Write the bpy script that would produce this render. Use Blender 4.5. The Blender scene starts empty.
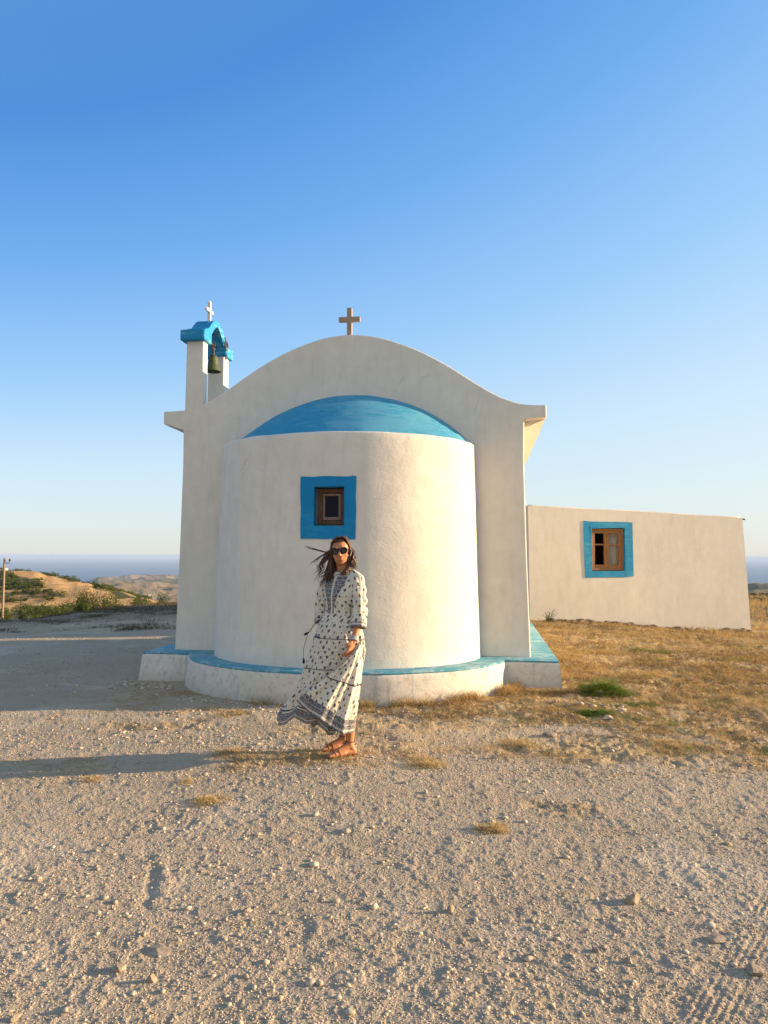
import bpy, bmesh, math, random
import numpy as np
from mathutils import Vector, Matrix
R = math.radians
C = bpy.context.scene.collection
SC = bpy.context.scene

# ------------------------------------------------------------ camera, sky, sun, exposure
EYE = 1.52
cam_d = bpy.data.cameras.new('camera'); cam = bpy.data.objects.new('camera', cam_d); C.objects.link(cam)
cam.location = (0, 0, EYE)
cam.rotation_euler = (R(90) + math.atan(44 / 740), 0, 0)
cam.rotation_euler.rotate_axis('Z', 0.003)
cam_d.sensor_width = 36; cam_d.lens = 740 / 1024 * 36
cam_d.clip_start = 0.05; cam_d.clip_end = 300000
SC.camera = cam

SUN_AZ = 85.0      # clockwise from +Y
SUN_EL = 11.2
w = bpy.data.worlds.new('World'); SC.world = w; w.use_nodes = True
nt = w.node_tree; nt.nodes.clear()
sky = nt.nodes.new('ShaderNodeTexSky'); sky.sky_type = 'NISHITA'; sky.sun_disc = False
sky.sun_elevation = R(SUN_EL); sky.sun_rotation = R(SUN_AZ)
sky.altitude = 200; sky.air_density = 1.0; sky.dust_density = 1.2; sky.ozone_density = 2.2
bg = nt.nodes.new('ShaderNodeBackground'); bg.inputs['Strength'].default_value = 0.10
wo = nt.nodes.new('ShaderNodeOutputWorld')
tc = nt.nodes.new('ShaderNodeTexCoord'); sx = nt.nodes.new('ShaderNodeSeparateXYZ'); nt.links.new(tc.outputs['Generated'], sx.inputs[0])
cr = nt.nodes.new('ShaderNodeValToRGB'); ma = nt.nodes.new('ShaderNodeMath'); ma.operation = 'MULTIPLY_ADD'; nt.links.new(sx.outputs[0], ma.inputs[0]); ma.inputs[1].default_value = -.72; ma.inputs[2].default_value = 1.0
mb_ = nt.nodes.new('ShaderNodeMath'); mb_.operation = 'MULTIPLY'; nt.links.new(ma.outputs[0], mb_.inputs[0]); nt.links.new(sx.outputs[2], mb_.inputs[1])
nt.links.new(mb_.outputs[0], cr.inputs[0]); el = cr.color_ramp
for i in range(5): el.elements.new(.5)
for e_, (p_, c_) in zip(el.elements, ((0, (.70, .71, .66)), (.05, (.65, .73, .76)), (.14, (.54, .70, .84)), (.28, (.30, .54, .84)), (.45, (.14, .37, .77)), (.62, (.06, .24, .63)), (1, (.12, .26, .52)))):
    e_.position = p_; e_.color = (*c_, 1)
sc_ = nt.nodes.new('ShaderNodeVectorMath'); sc_.operation = 'SCALE'; sc_.inputs['Scale'].default_value = 1 / .10 / 1.9; 
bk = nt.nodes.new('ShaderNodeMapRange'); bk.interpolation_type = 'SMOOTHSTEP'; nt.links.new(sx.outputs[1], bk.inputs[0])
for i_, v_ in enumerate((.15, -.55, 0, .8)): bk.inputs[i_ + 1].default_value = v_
bm_ = nt.nodes.new('ShaderNodeMix'); bm_.data_type = 'RGBA'; nt.links.new(bk.outputs[0], bm_.inputs[0]); nt.links.new(cr.outputs[0], bm_.inputs[6]); bm_.inputs[7].default_value = (.58, .61, .63, 1)   # unseen sky behind the viewer, paled as neutral fill for the shaded walls
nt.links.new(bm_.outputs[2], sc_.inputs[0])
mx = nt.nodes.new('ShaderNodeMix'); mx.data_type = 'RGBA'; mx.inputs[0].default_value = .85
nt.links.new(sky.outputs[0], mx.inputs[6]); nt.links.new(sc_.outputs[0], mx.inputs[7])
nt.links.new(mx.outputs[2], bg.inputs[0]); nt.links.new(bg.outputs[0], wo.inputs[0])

sd = bpy.data.lights.new('sun', 'SUN'); sd.energy = 5.0; sd.angle = R(0.6); sd.color = (1.0, 0.72, 0.43)
sun = bpy.data.objects.new('sun', sd); C.objects.link(sun)
sv = Vector((math.sin(R(SUN_AZ)) * math.cos(R(SUN_EL)), math.cos(R(SUN_AZ)) * math.cos(R(SUN_EL)), math.sin(R(SUN_EL))))
sun.rotation_euler = sv.to_track_quat('Z', 'Y').to_euler()

SC.view_settings.view_transform = 'Standard'; SC.view_settings.look = 'None'
SC.view_settings.exposure = 1.2; SC.view_settings.gamma = 1; SC.view_settings.use_curve_mapping = False
SC.cycles.volume_bounces = 1; SC.cycles.max_bounces = 8

# ------------------------------------------------------------ helpers
def tag(o, label=None, cat=None, group=None, kind=None):
    if label: o['label'] = label
    if cat: o['category'] = cat
    if group: o['group'] = group
    if kind: o['kind'] = kind
    return o
def empty(name, loc=(0, 0, 0), rz=0):
    o = bpy.data.objects.new(name, None); C.objects.link(o); o.location = loc; o.rotation_euler = (0, 0, rz)
    o.empty_display_size = 0.2
    return o
def link(name, me, m, parent=None, smooth=False):
    o = bpy.data.objects.new(name, me); C.objects.link(o)
    if m: me.materials.append(m)
    if parent: o.parent = parent
    if smooth: me.polygons.foreach_set('use_smooth', [True] * len(me.polygons))
    return o
class MB:
    def __init__(s): s.v = []; s.f = []
    def add(s, v, f):
        b = len(s.v); s.v += [tuple(p) for p in v]; s.f += [tuple(i + b for i in q) for q in f]; return s
    def box(s, x0, x1, y0, y1, z0, z1):
        v = [(x, y, z) for z in (z0, z1) for y in (y0, y1) for x in (x0, x1)]
        return s.add(v, [(0, 2, 3, 1), (4, 5, 7, 6), (0, 1, 5, 4), (2, 6, 7, 3), (0, 4, 6, 2), (1, 3, 7, 5)])
    def tube(s, pts, rad, n=8, caps=True):
        pts = [Vector(p) for p in pts]
        if not hasattr(rad, '__len__'): rad = [rad] * len(pts)
        v = []; prev = None
        for i, p in enumerate(pts):
            t = (pts[min(i + 1, len(pts) - 1)] - pts[max(i - 1, 0)]).normalized()
            a = prev if prev else (Vector((0, 0, 1)) if abs(t.z) < .9 else Vector((1, 0, 0)))
            a = (a - t * a.dot(t)).normalized(); prev = a; b = t.cross(a)
            for k in range(n):
                q = 2 * math.pi * k / n; v.append(p + (a * math.cos(q) + b * math.sin(q)) * rad[i])
        f = [(i * n + k, i * n + (k + 1) % n, (i + 1) * n + (k + 1) % n, (i + 1) * n + k) for i in range(len(pts) - 1) for k in range(n)]
        if caps: f += [tuple(range(n))[::-1], tuple((len(pts) - 1) * n + k for k in range(n))]
        return s.add(v, f)
    def lathe(s, prof, c=(0, 0, 0), n=24):
        v = [(c[0] + r * math.cos(2 * math.pi * k / n), c[1] + r * math.sin(2 * math.pi * k / n), c[2] + z) for r, z in prof for k in range(n)]
        f = [(i * n + k, i * n + (k + 1) % n, (i + 1) * n + (k + 1) % n, (i + 1) * n + k) for i in range(len(prof) - 1) for k in range(n)]
        return s.add(v, f)
    def ell(s, c, r, rot=None, nu=20, nv=12):
        v = []; f = []
        for j in range(nv + 1):
            th = math.pi * j / nv
            for i in range(nu):
                ph = 2 * math.pi * i / nu
                p = Vector((r[0] * math.sin(th) * math.cos(ph), r[1] * math.sin(th) * math.sin(ph), r[2] * math.cos(th)))
                if rot: p = rot @ p
                v.append(p + Vector(c))
        for j in range(nv):
            for i in range(nu): f.append((j * nu + i, (j + 1) * nu + i, (j + 1) * nu + (i + 1) % nu, j * nu + (i + 1) % nu))
        return s.add(v, f)
    def prism(s, poly, y0, y1, ax='y'):          # poly in (x,z), extruded along y
        n = len(poly)
        mk = {'y': lambda a, b, t: (a, t, b), 'x': lambda a, b, t: (t, a, b), 'z': lambda a, b, t: (a, b, t)}[ax]
        v = [mk(a, b, y0) for a, b in poly] + [mk(a, b, y1) for a, b in poly]
        f = [tuple(range(n)), tuple(range(2 * n - 1, n - 1, -1))] + [(i, i + n, (i + 1) % n + n, (i + 1) % n) for i in range(n)]
        return s.add(v, f)
    def mesh(s, name, merge=True, tri=False, bevel=0, seg=2):
        me = bpy.data.meshes.new(name); me.from_pydata([tuple(p) for p in s.v], [], s.f)
        bm = bmesh.new(); bm.from_mesh(me)
        if merge: bmesh.ops.remove_doubles(bm, verts=bm.verts, dist=1e-5)
        bmesh.ops.recalc_face_normals(bm, faces=bm.faces)
        if bevel:
            es = [e for e in bm.edges if len(e.link_faces) == 2 and e.calc_face_angle(0) > 0.5]
            bmesh.ops.bevel(bm, geom=es, offset=bevel, segments=seg, affect='EDGES', profile=.5, clamp_overlap=True)
        if tri:
            bmesh.ops.triangulate(bm, faces=[f for f in bm.faces if len(f.verts) > 4])
        bm.to_mesh(me); bm.free(); return me
    def smooth_mesh(s, name, ang=35, **k):
        me = s.mesh(name, **k); me.polygons.foreach_set('use_smooth', [True] * len(me.polygons)); me.set_sharp_from_angle(angle=R(ang)); return me
    def build(s, name, m, parent=None, smooth=False, **k):
        return link(name, s.mesh(name, **k), m, parent, smooth)

def vnoise(x, y, seed=0):
    x = np.asarray(x, float); y = np.asarray(y, float)
    xi = np.floor(x).astype(np.int64); yi = np.floor(y).astype(np.int64)
    fx = x - xi; fy = y - yi; fx = fx * fx * fx * (fx * (fx * 6 - 15) + 10); fy = fy * fy * fy * (fy * (fy * 6 - 15) + 10)
    def h(a, b):
        n = (a * 374761393 + b * 668265263 + seed * 1442695041) & 0xffffffff
        n = ((n ^ (n >> 13)) * 1274126177) & 0xffffffff
        n = n ^ (n >> 16)
        return (n & 0xffff) / 65535.0
    return (h(xi, yi) * (1 - fx) + h(xi + 1, yi) * fx) * (1 - fy) + (h(xi, yi + 1) * (1 - fx) + h(xi + 1, yi + 1) * fx) * fy - .5
def fbm(x, y, o=4, seed=0, g=.5):
    t = 0; a = 1
    for k in range(o):
        t = t + a * vnoise(x * 2 ** k + 17.3 * k, y * 2 ** k - 9.1 * k, seed + k); a *= g
    return t
def sst(a, b, x): t = np.clip((x - a) / (b - a), 0, 1); return t * t * (3 - 2 * t)

# ------------------------------------------------------------ material helpers
class NM:
    def __init__(s, name):
        s.m = bpy.data.materials.new(name); s.m.use_nodes = True; s.t = s.m.node_tree; s.t.nodes.clear()
        s.o = s.n('ShaderNodeOutputMaterial'); s.b = s.n('ShaderNodeBsdfPrincipled'); s.l(s.b.outputs[0], s.o.inputs[0])
        s.b.inputs['Specular IOR Level'].default_value = .3
    def n(s, t, **k):
        q = s.t.nodes.new(t)
        for a, b in k.items(): setattr(q, a, b)
        return q
    def l(s, a, b): s.t.links.new(a, b)
    def put(s, i, v):
        if hasattr(v, 'is_output') or isinstance(v, bpy.types.NodeSocket): s.l(v, i)
        elif isinstance(v, (tuple, list)) and len(v) == 3 and i.type == 'RGBA': i.default_value = (*v, 1)
        else: i.default_value = v
    def co(s, kind='Object'): return s.n('ShaderNodeTexCoord').outputs[kind]
    def map(s, v, sc=(1, 1, 1), loc=(0, 0, 0), rot=(0, 0, 0)):
        q = s.n('ShaderNodeMapping'); s.l(v, q.inputs[0]); q.inputs['Scale'].default_value = sc; q.inputs['Location'].default_value = loc; q.inputs['Rotation'].default_value = rot
        return q.outputs[0]
    def noise(s, v, scale, det=4, rough=.55, dist=0, out=0):
        q = s.n('ShaderNodeTexNoise'); s.l(v, q.inputs['Vector']); q.inputs['Scale'].default_value = scale; q.inputs['Detail'].default_value = det
        q.inputs['Roughness'].default_value = rough; q.inputs['Distortion'].default_value = dist; return q.outputs[out]
    def vor(s, v, scale, out='Distance', feat='F1', rnd=1, dim='3D'):
        q = s.n('ShaderNodeTexVoronoi', feature=feat, voronoi_dimensions=dim); s.l(v, q.inputs['Vector']); q.inputs['Scale'].default_value = scale; q.inputs['Randomness'].default_value = rnd
        return q.outputs[out]
    def ramp(s, v, stops, interp='LINEAR'):
        q = s.n('ShaderNodeValToRGB'); s.l(v, q.inputs[0]); e = q.color_ramp; e.interpolation = interp
        while len(e.elements) < len(stops): e.elements.new(.5)
        for x, (p, c) in zip(e.elements, stops): x.position = p; x.color = (*c, 1) if hasattr(c, '__len__') else (c, c, c, 1)
        return q.outputs[0]
    def mix(s, f, a, b, mode='MIX'):
        q = s.n('ShaderNodeMix', data_type='RGBA', blend_type=mode); s.put(q.inputs[0], f); s.put(q.inputs[6], a); s.put(q.inputs[7], b); return q.outputs[2]
    def math(s, op, a, b=0.0, c=None):
        q = s.n('ShaderNodeMath', operation=op); s.put(q.inputs[0], a); s.put(q.inputs[1], b)
        if c is not None: s.put(q.inputs[2], c)
        return q.outputs[0]
    def mr(s, v, a, b, c=0, d=1):
        q = s.n('ShaderNodeMapRange'); s.put(q.inputs[0], v)
        for i, x in enumerate((a, b, c, d)): q.inputs[i + 1].default_value = x
        return q.outputs[0]
    def sep(s, v): q = s.n('ShaderNodeSeparateXYZ'); s.l(v, q.inputs[0]); return q.outputs
    def attr(s, name): return s.n('ShaderNodeAttribute', attribute_name=name).outputs['Fac']
    def bump(s, h, strength=.5, dist=.01, norm=None):
        q = s.n('ShaderNodeBump'); s.l(h, q.inputs['Height']); q.inputs['Strength'].default_value = strength; q.inputs['Distance'].default_value = dist
        if norm: s.l(norm, q.inputs['Normal'])
        return q.outputs[0]
    def fin(s, col, rough=.8, nrm=None, **k):
        s.put(s.b.inputs['Base Color'], col); s.put(s.b.inputs['Roughness'], rough)
        if nrm: s.l(nrm, s.b.inputs['Normal'])
        for a, b in k.items(): s.put(s.b.inputs[a.replace('_', ' ')], b)
        return s.m
def simple(name, col, rough=.7, var=.25, sc=30, bump=.3, dist=.004, **k):
    q = NM(name); v = q.co(); n = q.noise(v, sc, 5, .6)
    c = q.mix(q.mr(n, .3, .7), tuple(x * (1 - var) for x in col), tuple(min(1, x * (1 + var)) for x in col))
    return q.fin(c, rough, q.bump(n, bump, dist), **k)

def mat_whitewash(name, base=(.75, .705, .615), lumpy=.3, dirt=.0, drips=False, ztop=.4):
    q = NM(name); v = q.co()
    big = q.noise(v, 1.1, 5, .6); mid = q.noise(v, 7, 5, .6); fine = q.noise(v, 60, 5, .7)
    st = q.noise(q.map(v, (5, 5, .9)), 2.2, 5, .6)
    c = q.mix(q.mr(big, .3, .7), tuple(x * .93 for x in base), tuple(x * 1.04 for x in base))
    c = q.mix(q.math('MULTIPLY', q.mr(mid, .35, .75), .35), c, (.56, .51, .42))
    c = q.mix(q.math('MULTIPLY', q.mr(st, .50, .70), .22), c, (.50, .45, .37))
    z = q.sep(v)[2]
    if dirt:
        zz = q.math('ADD', z, q.math('MULTIPLY', q.math('SUBTRACT', q.noise(v, 9, 5, .7), .5), .22))
        d = q.mr(zz, .02, .02 + dirt, 1, 0)
        c = q.mix(q.math('MULTIPLY', d, .6), c, (.36, .29, .22))
        sp = q.mr(q.noise(v, 14, 7, .8), .52, .60)
        c = q.mix(q.math('MULTIPLY', sp, .55), c, (.42, .37, .31))
        dr = q.noise(q.map(v, (6, 6, .5)), 1.6, 5, .7)
        c = q.mix(q.math('MULTIPLY', q.mr(dr, .56, .63), .6), c, (.38, .40, .40))
    if drips:
        dn = q.noise(q.map(v, (5, 5, .3)), 1.5, 5, .75)
        zz = q.math('ADD', z, q.math('MULTIPLY', q.math('SUBTRACT', dn, .55), .10))
        c = q.mix(q.mr(zz, ztop - .022, ztop - .012), c, (.10, .36, .48))
    lump = q.noise(v, 3.2, 3, .5)
    trow = q.noise(q.map(v, (1, 1, 2.2)), 14, 4, .6, 1.2)
    b = q.bump(lump, lumpy, .04); b = q.bump(trow, lumpy * .6, .010, b); b = q.bump(fine, .55, .005, b); vc = q.vor(q.map(v, (1, 1, .8)), 1.15, feat='DISTANCE_TO_EDGE'); ck_ = q.math('MULTIPLY', q.math('LESS_THAN', q.math('ADD', vc, q.math('MULTIPLY', q.noise(v, 5, 5, .7), .05)), .0262), q.mr(q.noise(v, .8, 2), .5, .56)); c = q.mix(q.math('MULTIPLY', ck_, .2), c, (.35, .31, .26))
    return q.fin(c, .85, b)
def mat_blue(name, base, pale, amt=.5, sc=3.5, brush=(1, 1, 4), dust=0):
    q = NM(name); v = q.co()
    n = q.noise(q.map(v, brush), sc, 8, .68, .8); n2 = q.noise(v, 2.3, 4, .6)
    c = q.mix(q.math('MULTIPLY', q.mr(q.noise(v, 6, 5), .35, .7), .5), base, tuple(x * 1.25 for x in base))
    m = q.mr(q.math('ADD', n, q.math('MULTIPLY', n2, .5)), .82 - amt * .22, .92 - amt * .18)
    c = q.mix(q.math('MULTIPLY', m, .8), c, pale)
    if dust:
        c = q.mix(q.math('MULTIPLY', q.mr(q.noise(v, 7, 6, .7), .5, .68), dust), c, (.42, .37, .3))
    b = q.bump(n, .4, .006); b = q.bump(q.noise(v, 60, 4), .25, .004, b)
    return q.fin(c, .7, b)
M = {}
M['wall'] = mat_whitewash('whitewash')
M['annex'] = mat_whitewash('whitewash_old', (.72, .68, .59), .10)
M['plinthw'] = mat_whitewash('whitewash_plinth', (.70, .66, .58), .3, .22, True, .405)
M['blue'] = mat_blue('blue_paint', (.002, .20, .43), (.015, .26, .48), .15)
def dome_mat():
    q = NM('blue_dome_paint'); v = q.co()
    n = q.noise(q.map(v, (1.0, 1.0, 3.4), rot=(0, .25, 0)), 5, 9, .72, .6); big = q.noise(v, 1.1, 3, .5)
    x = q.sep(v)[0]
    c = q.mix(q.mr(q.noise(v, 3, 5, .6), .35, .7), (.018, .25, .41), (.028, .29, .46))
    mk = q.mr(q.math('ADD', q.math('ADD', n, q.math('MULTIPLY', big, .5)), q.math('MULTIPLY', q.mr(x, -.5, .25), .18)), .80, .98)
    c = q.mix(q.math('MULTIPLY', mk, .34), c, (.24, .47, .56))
    return q.fin(c, .75, q.bump(n, .45, .008))
M['domeb'] = dome_mat()
M['ledge'] = mat_blue('blue_ledge_paint', (.07, .27, .35), (.30, .46, .50), .42, 9, (1, 1, 1), .45)
M['belfb'] = mat_blue('blue_belfry_paint', (.012, .23, .45), (.15, .45, .6), .3)
M['annexb'] = mat_blue('blue_annex_paint', (.012, .24, .46), (.06, .34, .5), .4)
def mat_wood(name, a, b, ax=(30, 30, 3)):
    q = NM(name); v = q.co(); n = q.noise(q.map(v, ax), 3, 6, .65, .6)
    return q.fin(q.mix(q.mr(n, .3, .7), a, b), .65, q.bump(n, .5, .004))
M['wood'] = mat_wood('weathered_wood', (.24, .09, .03), (.48, .23, .085))
M['wooddk'] = mat_wood('dark_wood', (.07, .035, .02), (.2, .10, .05))
M['woodgrey'] = mat_wood('grey_wood', (.17, .11, .075), (.36, .25, .18))
M['crosswood'] = mat_wood('cross_wood', (.26, .18, .12), (.46, .34, .24))
M['bronze'] = simple('green_bronze', (.08, .10, .05), .6, .4, 22, .4, .004, Metallic=.35)
M['iron'] = simple('rusty_iron', (.07, .05, .04), .7, .4, 40)
M['glass'] = NM('window_glass').fin((.010, .010, .022), .25, Specular_IOR_Level=.12)
_q = NM('thin_glass'); M['pane'] = _q.fin((.9, .93, .95), .03, Transmission_Weight=1.0, IOR=1.02)
M['curtain'] = simple('curtain_cloth', (.62, .56, .46), .9, .1, 12)
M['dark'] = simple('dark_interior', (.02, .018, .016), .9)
# ------------------------------------------------------------ terrain
CP = np.array([(0, 5.6, 0), (-1.5, 5.6, -.02), (-3, 9, .06), (-1.6, 7.6, .12), (0, 7, .19), (1, 7, .17), (2, 8, .08), (2.6, 11, .2), (2.9, 14, .36), (2.6, 12.7, .30), (3.4, 14, .32),
               (7.2, 15.2, -.08), (6.2, 15, .0), (5, 14.7, .12), (4.2, 11, .12), (9, 15, 0), (10, 20, .22), (3, 22, .3), (6, 20, .3), (-7, 14, 0), (-7, 22, 0), (-2, 16, .1), (-4, 14, .03), (4, 6, 0),
               (2, 5, 0), (-4, 5, -.03), (-4, 2, 0), (4, 2, 0), (0, 2, 0), (0, -3, 0), (-6, -3, 0), (6, -3, 0), (9, 5, 0), (-9, 5, -.05), (9, 10, 0), (-9, 10, -.05), (-12, 20, -.05), (14, 20, .2), (0, 30, 0), (14, 5, 0), (-14, 8, -.1)])
def near_z(x, y):
    num = 0; den = 1e-9
    for a, b, c in CP:
        w_ = np.exp(-((x - a) ** 2 + (y - b) ** 2) / (2 * 1.5 ** 2)) + 1e-4 * np.exp(-((x - a) ** 2 + (y - b) ** 2) / (2 * 5.0 ** 2))
        num = num + w_ * c; den = den + w_
    return num / (den + 1e-7)
SEA = -150.0
def zr(row, Y): return EYE - (row - 556) / 740 * Y
# columns: image-plane slope k = x/y, then (distance, height) stations
def hillcol(row_top, lip, far):
    t = row_top
    return [(lip, 0), (lip * 1.12, -.35), (30, -2.6), (48, -5.2), (66, zr(623, 66)), (76, zr(max(613, t + 4), 76)), (88, zr(max(602, t + 2.5), 88)), (100, zr(t + (599 - t) * .33 if t < 595 else t + 1, 100)), (113, zr(t, 113)), (126, zr(t, 113) - 1.2), (170, -12)] + far
farL = [(400, -48), (1000, -112), (2500, -146), (3600, -170), (70000, -170)]
farM = [(300, zr(604, 300)), (520, zr(602, 520)), (700, zr(594, 700)), (900, zr(598, 900)), (1300, zr(588, 1300)), (1700, zr(590, 1700)), (2300, zr(582.5, 2300)), (3000, zr(583, 3000)), (3900, zr(576.5, 3900)), (4500, -172), (70000, -172)]
farR = [(200, zr(603, 200)), (600, zr(600, 600)), (1200, zr(595, 1200)), (2200, zr(589, 2200)), (3700, zr(583.5, 3700)), (4300, -172), (70000, -172)]
gen = [(26, 0), (34, -2), (70, -9), (150, -18)]
COLS = [(-3.0, gen + farL), (-1.2, hillcol(569, 20, farL)), (-.52, hillcol(570.5, 18, farL)), (-.497, hillcol(570.5, 18, farL)), (-.472, hillcol(571, 18, farL)), (-.45, hillcol(574.5, 19, farL)), (-.415, hillcol(579.5, 20, farL)),
        (-.40, hillcol(581.5, 20, farL)), (-.385, hillcol(586, 21, farM)), (-.357, hillcol(592, 22, farM)), (-.323, hillcol(600, 23, farM)), (-.30, hillcol(604, 24, farM)), (-.2, hillcol(606, 25, farM)),
        (.1, gen + farM), (.47, gen + farR), (.53, gen + farR), (1.2, gen + farR), (3.0, gen + farL)]
lr_s = np.linspace(math.log(10), math.log(70000), 500)
TAB = np.array([np.interp(lr_s, [math.log(a) for a, b in c], [b for a, b in c]) for k, c in COLS])
ks = np.array([c[0] for c in COLS])
def far_z(x, y):
    r = np.hypot(x, y); az = np.arctan2(x, y)
    k = np.tan(np.clip(az, -1.25, 1.25))
    Y = r * np.cos(np.minimum(np.abs(az), .75))
    kk = np.interp(k, ks, np.arange(len(ks))); i0 = np.clip(np.floor(kk).astype(int), 0, len(ks) - 2); fk = kk - i0; fk = fk * fk * (3 - 2 * fk)
    jj = np.clip((np.log(np.maximum(Y, 10)) - lr_s[0]) / (lr_s[1] - lr_s[0]), 0, 498.99); j0 = np.floor(jj).astype(int); fj = jj - j0
    g = lambda i, j: TAB[i, j]
    z = (g(i0, j0) * (1 - fj) + g(i0, j0 + 1) * fj) * (1 - fk) + (g(i0 + 1, j0) * (1 - fj) + g(i0 + 1, j0 + 1) * fj) * fk
    return z
def seg_d(x, y, a, b):
    ax, ay = a; bx, by = b; L2 = (bx - ax) ** 2 + (by - ay) ** 2
    t = np.clip(((x - ax) * (bx - ax) + (y - ay) * (by - ay)) / L2, 0, 1)
    dx, dy = x - ax - t * (bx - ax), y - ay - t * (by - ay)
    return np.hypot(dx, dy), t * math.sqrt(L2), (dx * -(by - ay) + dy * (bx - ax)) / math.sqrt(L2)
def grass_mask(x, y):
    b = fbm(x * .9, y * 1.6, 5, 5, .62)
    g = sst(-.9, 1.1, (y - (6.45 - .62 * x)) * 1.0 + b * 2.6 - .15) * sst(-.6, .6, x + .3 + b)
    g = np.maximum(g, .7 * sst(.12, .3, fbm(x * 1.3 + 3, y * 2.2, 3, 8)) * sst(4.6, 5.6, y) * sst(9.5, 7.2, y) * sst(-3.5, -2, x) * sst(2.5, 0.5, x))
    bare = np.exp(-(((x - .45) / .75) ** 2 + ((y - 6.05) / .5) ** 2))
    return np.clip(g * (1 - .9 * bare), 0, 1) * sst(80, 30, y)
def height(x, y, micro=True):
    x = np.asarray(x, float); y = np.asarray(y, float)
    r = np.hypot(x, y)
    zn = near_z(x, y); zf = far_z(x, y)
    wf = sst(13, 20, r)
    z = zn * (1 - wf) + (zf + np.where(zf > -.05, zn, 0)) * wf
    # relief
    z = z + fbm(x * .06, y * .06, 4, 40) * sst(40, 90, r) * 1.2 + fbm(x * .006, y * .006, 5, 41) * sst(250, 900, r) * 26 * sst(-168, -140, z) + fbm(x * .03, y * .03, 4, 44) * sst(200, 500, r) * 5 * sst(-168, -140, z)
    if micro:
        nr = sst(60, 18, r)
        z = z + nr * (fbm(x * .8, y * .8, 3, 1) * .012 + fbm(x * 3.1, y * 3.1, 4, 2) * .0022 + fbm(x * 5.3, y * 5.3, 4, 12) * .03 * grass_mask(x, y))
        fn = sst(14, 8, r)
        z = z + fn * (fbm(x * 14, y * 14, 3, 3) * .0018 + np.maximum(fbm(x * 38, y * 38, 3, 4), 0) * .0078) + sst(20, 12, r) * fbm(x * 15, y * 15, 3, 13) * .022 * grass_mask(x, y)
        z = z + sst(.16, .34, fbm(x * 8 + 5, y * 8, 4, 9)) * .004 * fn
        # wheel tracks, bottom right, and a washed groove left of centre
        for a, b, wd in (((.66, 2.0), (2.55, 4.4), .075), ((.80, 2.65), (1.05, 2.97), .06)):
            d, t, sgn = seg_d(x, y, a, b)
            m = np.exp(-(d / wd) ** 6) * sst(-.3, .1, fbm(x * 3.5, y * 3.5, 3, 77) + .05)
            z = z - m * (.0015 + .0014 * np.sin(sgn * 2 * math.pi / .026 + 1.5 * vnoise(t * 6, t * 0)) * (1 + 1.6 * vnoise(x * 11, y * 11, 3)))
        d, t, sgn = seg_d(x, y, (-1.06, 3.45), (-1.30, 4.15)); gq = (sgn + .02 * np.sin(t * 9) + .03 * fbm(x * 9, y * 9, 3, 14)); gm_ = sst(.25, .1, d) * sst(-.15, .15, fbm(x * 5, y * 5, 2, 15) + .05)
        z = z - .007 * np.exp(-(gq / .022) ** 2) * gm_ + .005 * np.exp(-((gq + .05) / .03) ** 2) * gm_
        # footprints / scuffs
        rs = np.random.RandomState(7)
        for i in range(60):
            fx, fy, an = rs.uniform(-2.6, 2.8), rs.uniform(2.3, 6.6), rs.uniform(0, 3.14)
            dx, dy = x - fx, y - fy; u_ = (dx * math.cos(an) + dy * math.sin(an)) / .15; v_ = (-dx * math.sin(an) + dy * math.cos(an)) / .06
            q = u_ * u_ + v_ * v_
            z = z - .003 * np.exp(-q ** 2) + .0015 * np.exp(-((np.sqrt(q) - 1.25) / .25) ** 2)
    return z
def hz(x, y, micro=True): return float(height(np.array([x]), np.array([y]), micro)[0])

az = np.concatenate([np.arange(-180, -36, 3.0), np.arange(-36, 36, .075), np.arange(36, 180, 3.0)]) * math.pi / 180
def rows(a, b, step):
    ra, rb = 1125 / a, 1125 / b; n = int((ra - rb) / step); return 1125 / np.linspace(ra, rb, n, endpoint=False)
rad = np.concatenate([np.linspace(.25, 2.0, 14, endpoint=False), rows(2.0, 9, 1.15), rows(9, 30, .55), np.geomspace(30, 200, 170, endpoint=False), np.geomspace(200, 5000, 150, endpoint=False), np.geomspace(5000, 65000, 14)])
A, Rr = np.meshgrid(az, rad); X = (Rr * np.sin(A)).ravel(); Y = (Rr * np.cos(A)).ravel()
# within the view fan use depth, not radius, so rows stay even
Z = height(X, Y)
nA, nR = len(az), len(rad)
X = np.append(X, 0); Y = np.append(Y, 0); Z = np.append(Z, 0)
idx = np.arange(nA * nR).reshape(nR, nA)
a = idx[:-1]; b = idx[1:]
quads = np.stack([a, np.roll(a, -1, 1), np.roll(b, -1, 1), b], -1).reshape(-1, 4)[:, ::-1]
tris = np.stack([idx[0], np.roll(idx[0], -1), np.full(nA, nA * nR)], -1)
def np_mesh(name, co, faces_list):
    me = bpy.data.meshes.new(name); me.vertices.add(len(co)); me.vertices.foreach_set('co', np.ascontiguousarray(co, dtype=np.float32).ravel())
    tot = sum(f.size for f in faces_list); nf = sum(len(f) for f in faces_list)
    me.loops.add(tot); me.loops.foreach_set('vertex_index', np.concatenate([f.ravel() for f in faces_list]).astype(np.int32))
    me.polygons.add(nf); sizes = np.concatenate([np.full(len(f), f.shape[1]) for f in faces_list]); st = np.concatenate([[0], np.cumsum(sizes)[:-1]])
    me.polygons.foreach_set('loop_start', st.astype(np.int32)); me.update(calc_edges=True); me.validate(); return me
def fattr(me, name, arr):
    at = me.attributes.new(name, 'FLOAT', 'POINT'); at.data.foreach_set('value', np.asarray(arr, dtype=np.float32))
me = np_mesh('ground', np.stack([X, Y, Z], 1), [quads, tris])
fattr(me, 'grass', grass_mask(X, Y)); fattr(me, 'bare', np.exp(-(((X - .45) / .8) ** 2 + ((Y - 6.05) / .42) ** 2) ** 1.5) * sst(-.3, .1, fbm(X * 3, Y * 3, 3, 19)))
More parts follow.
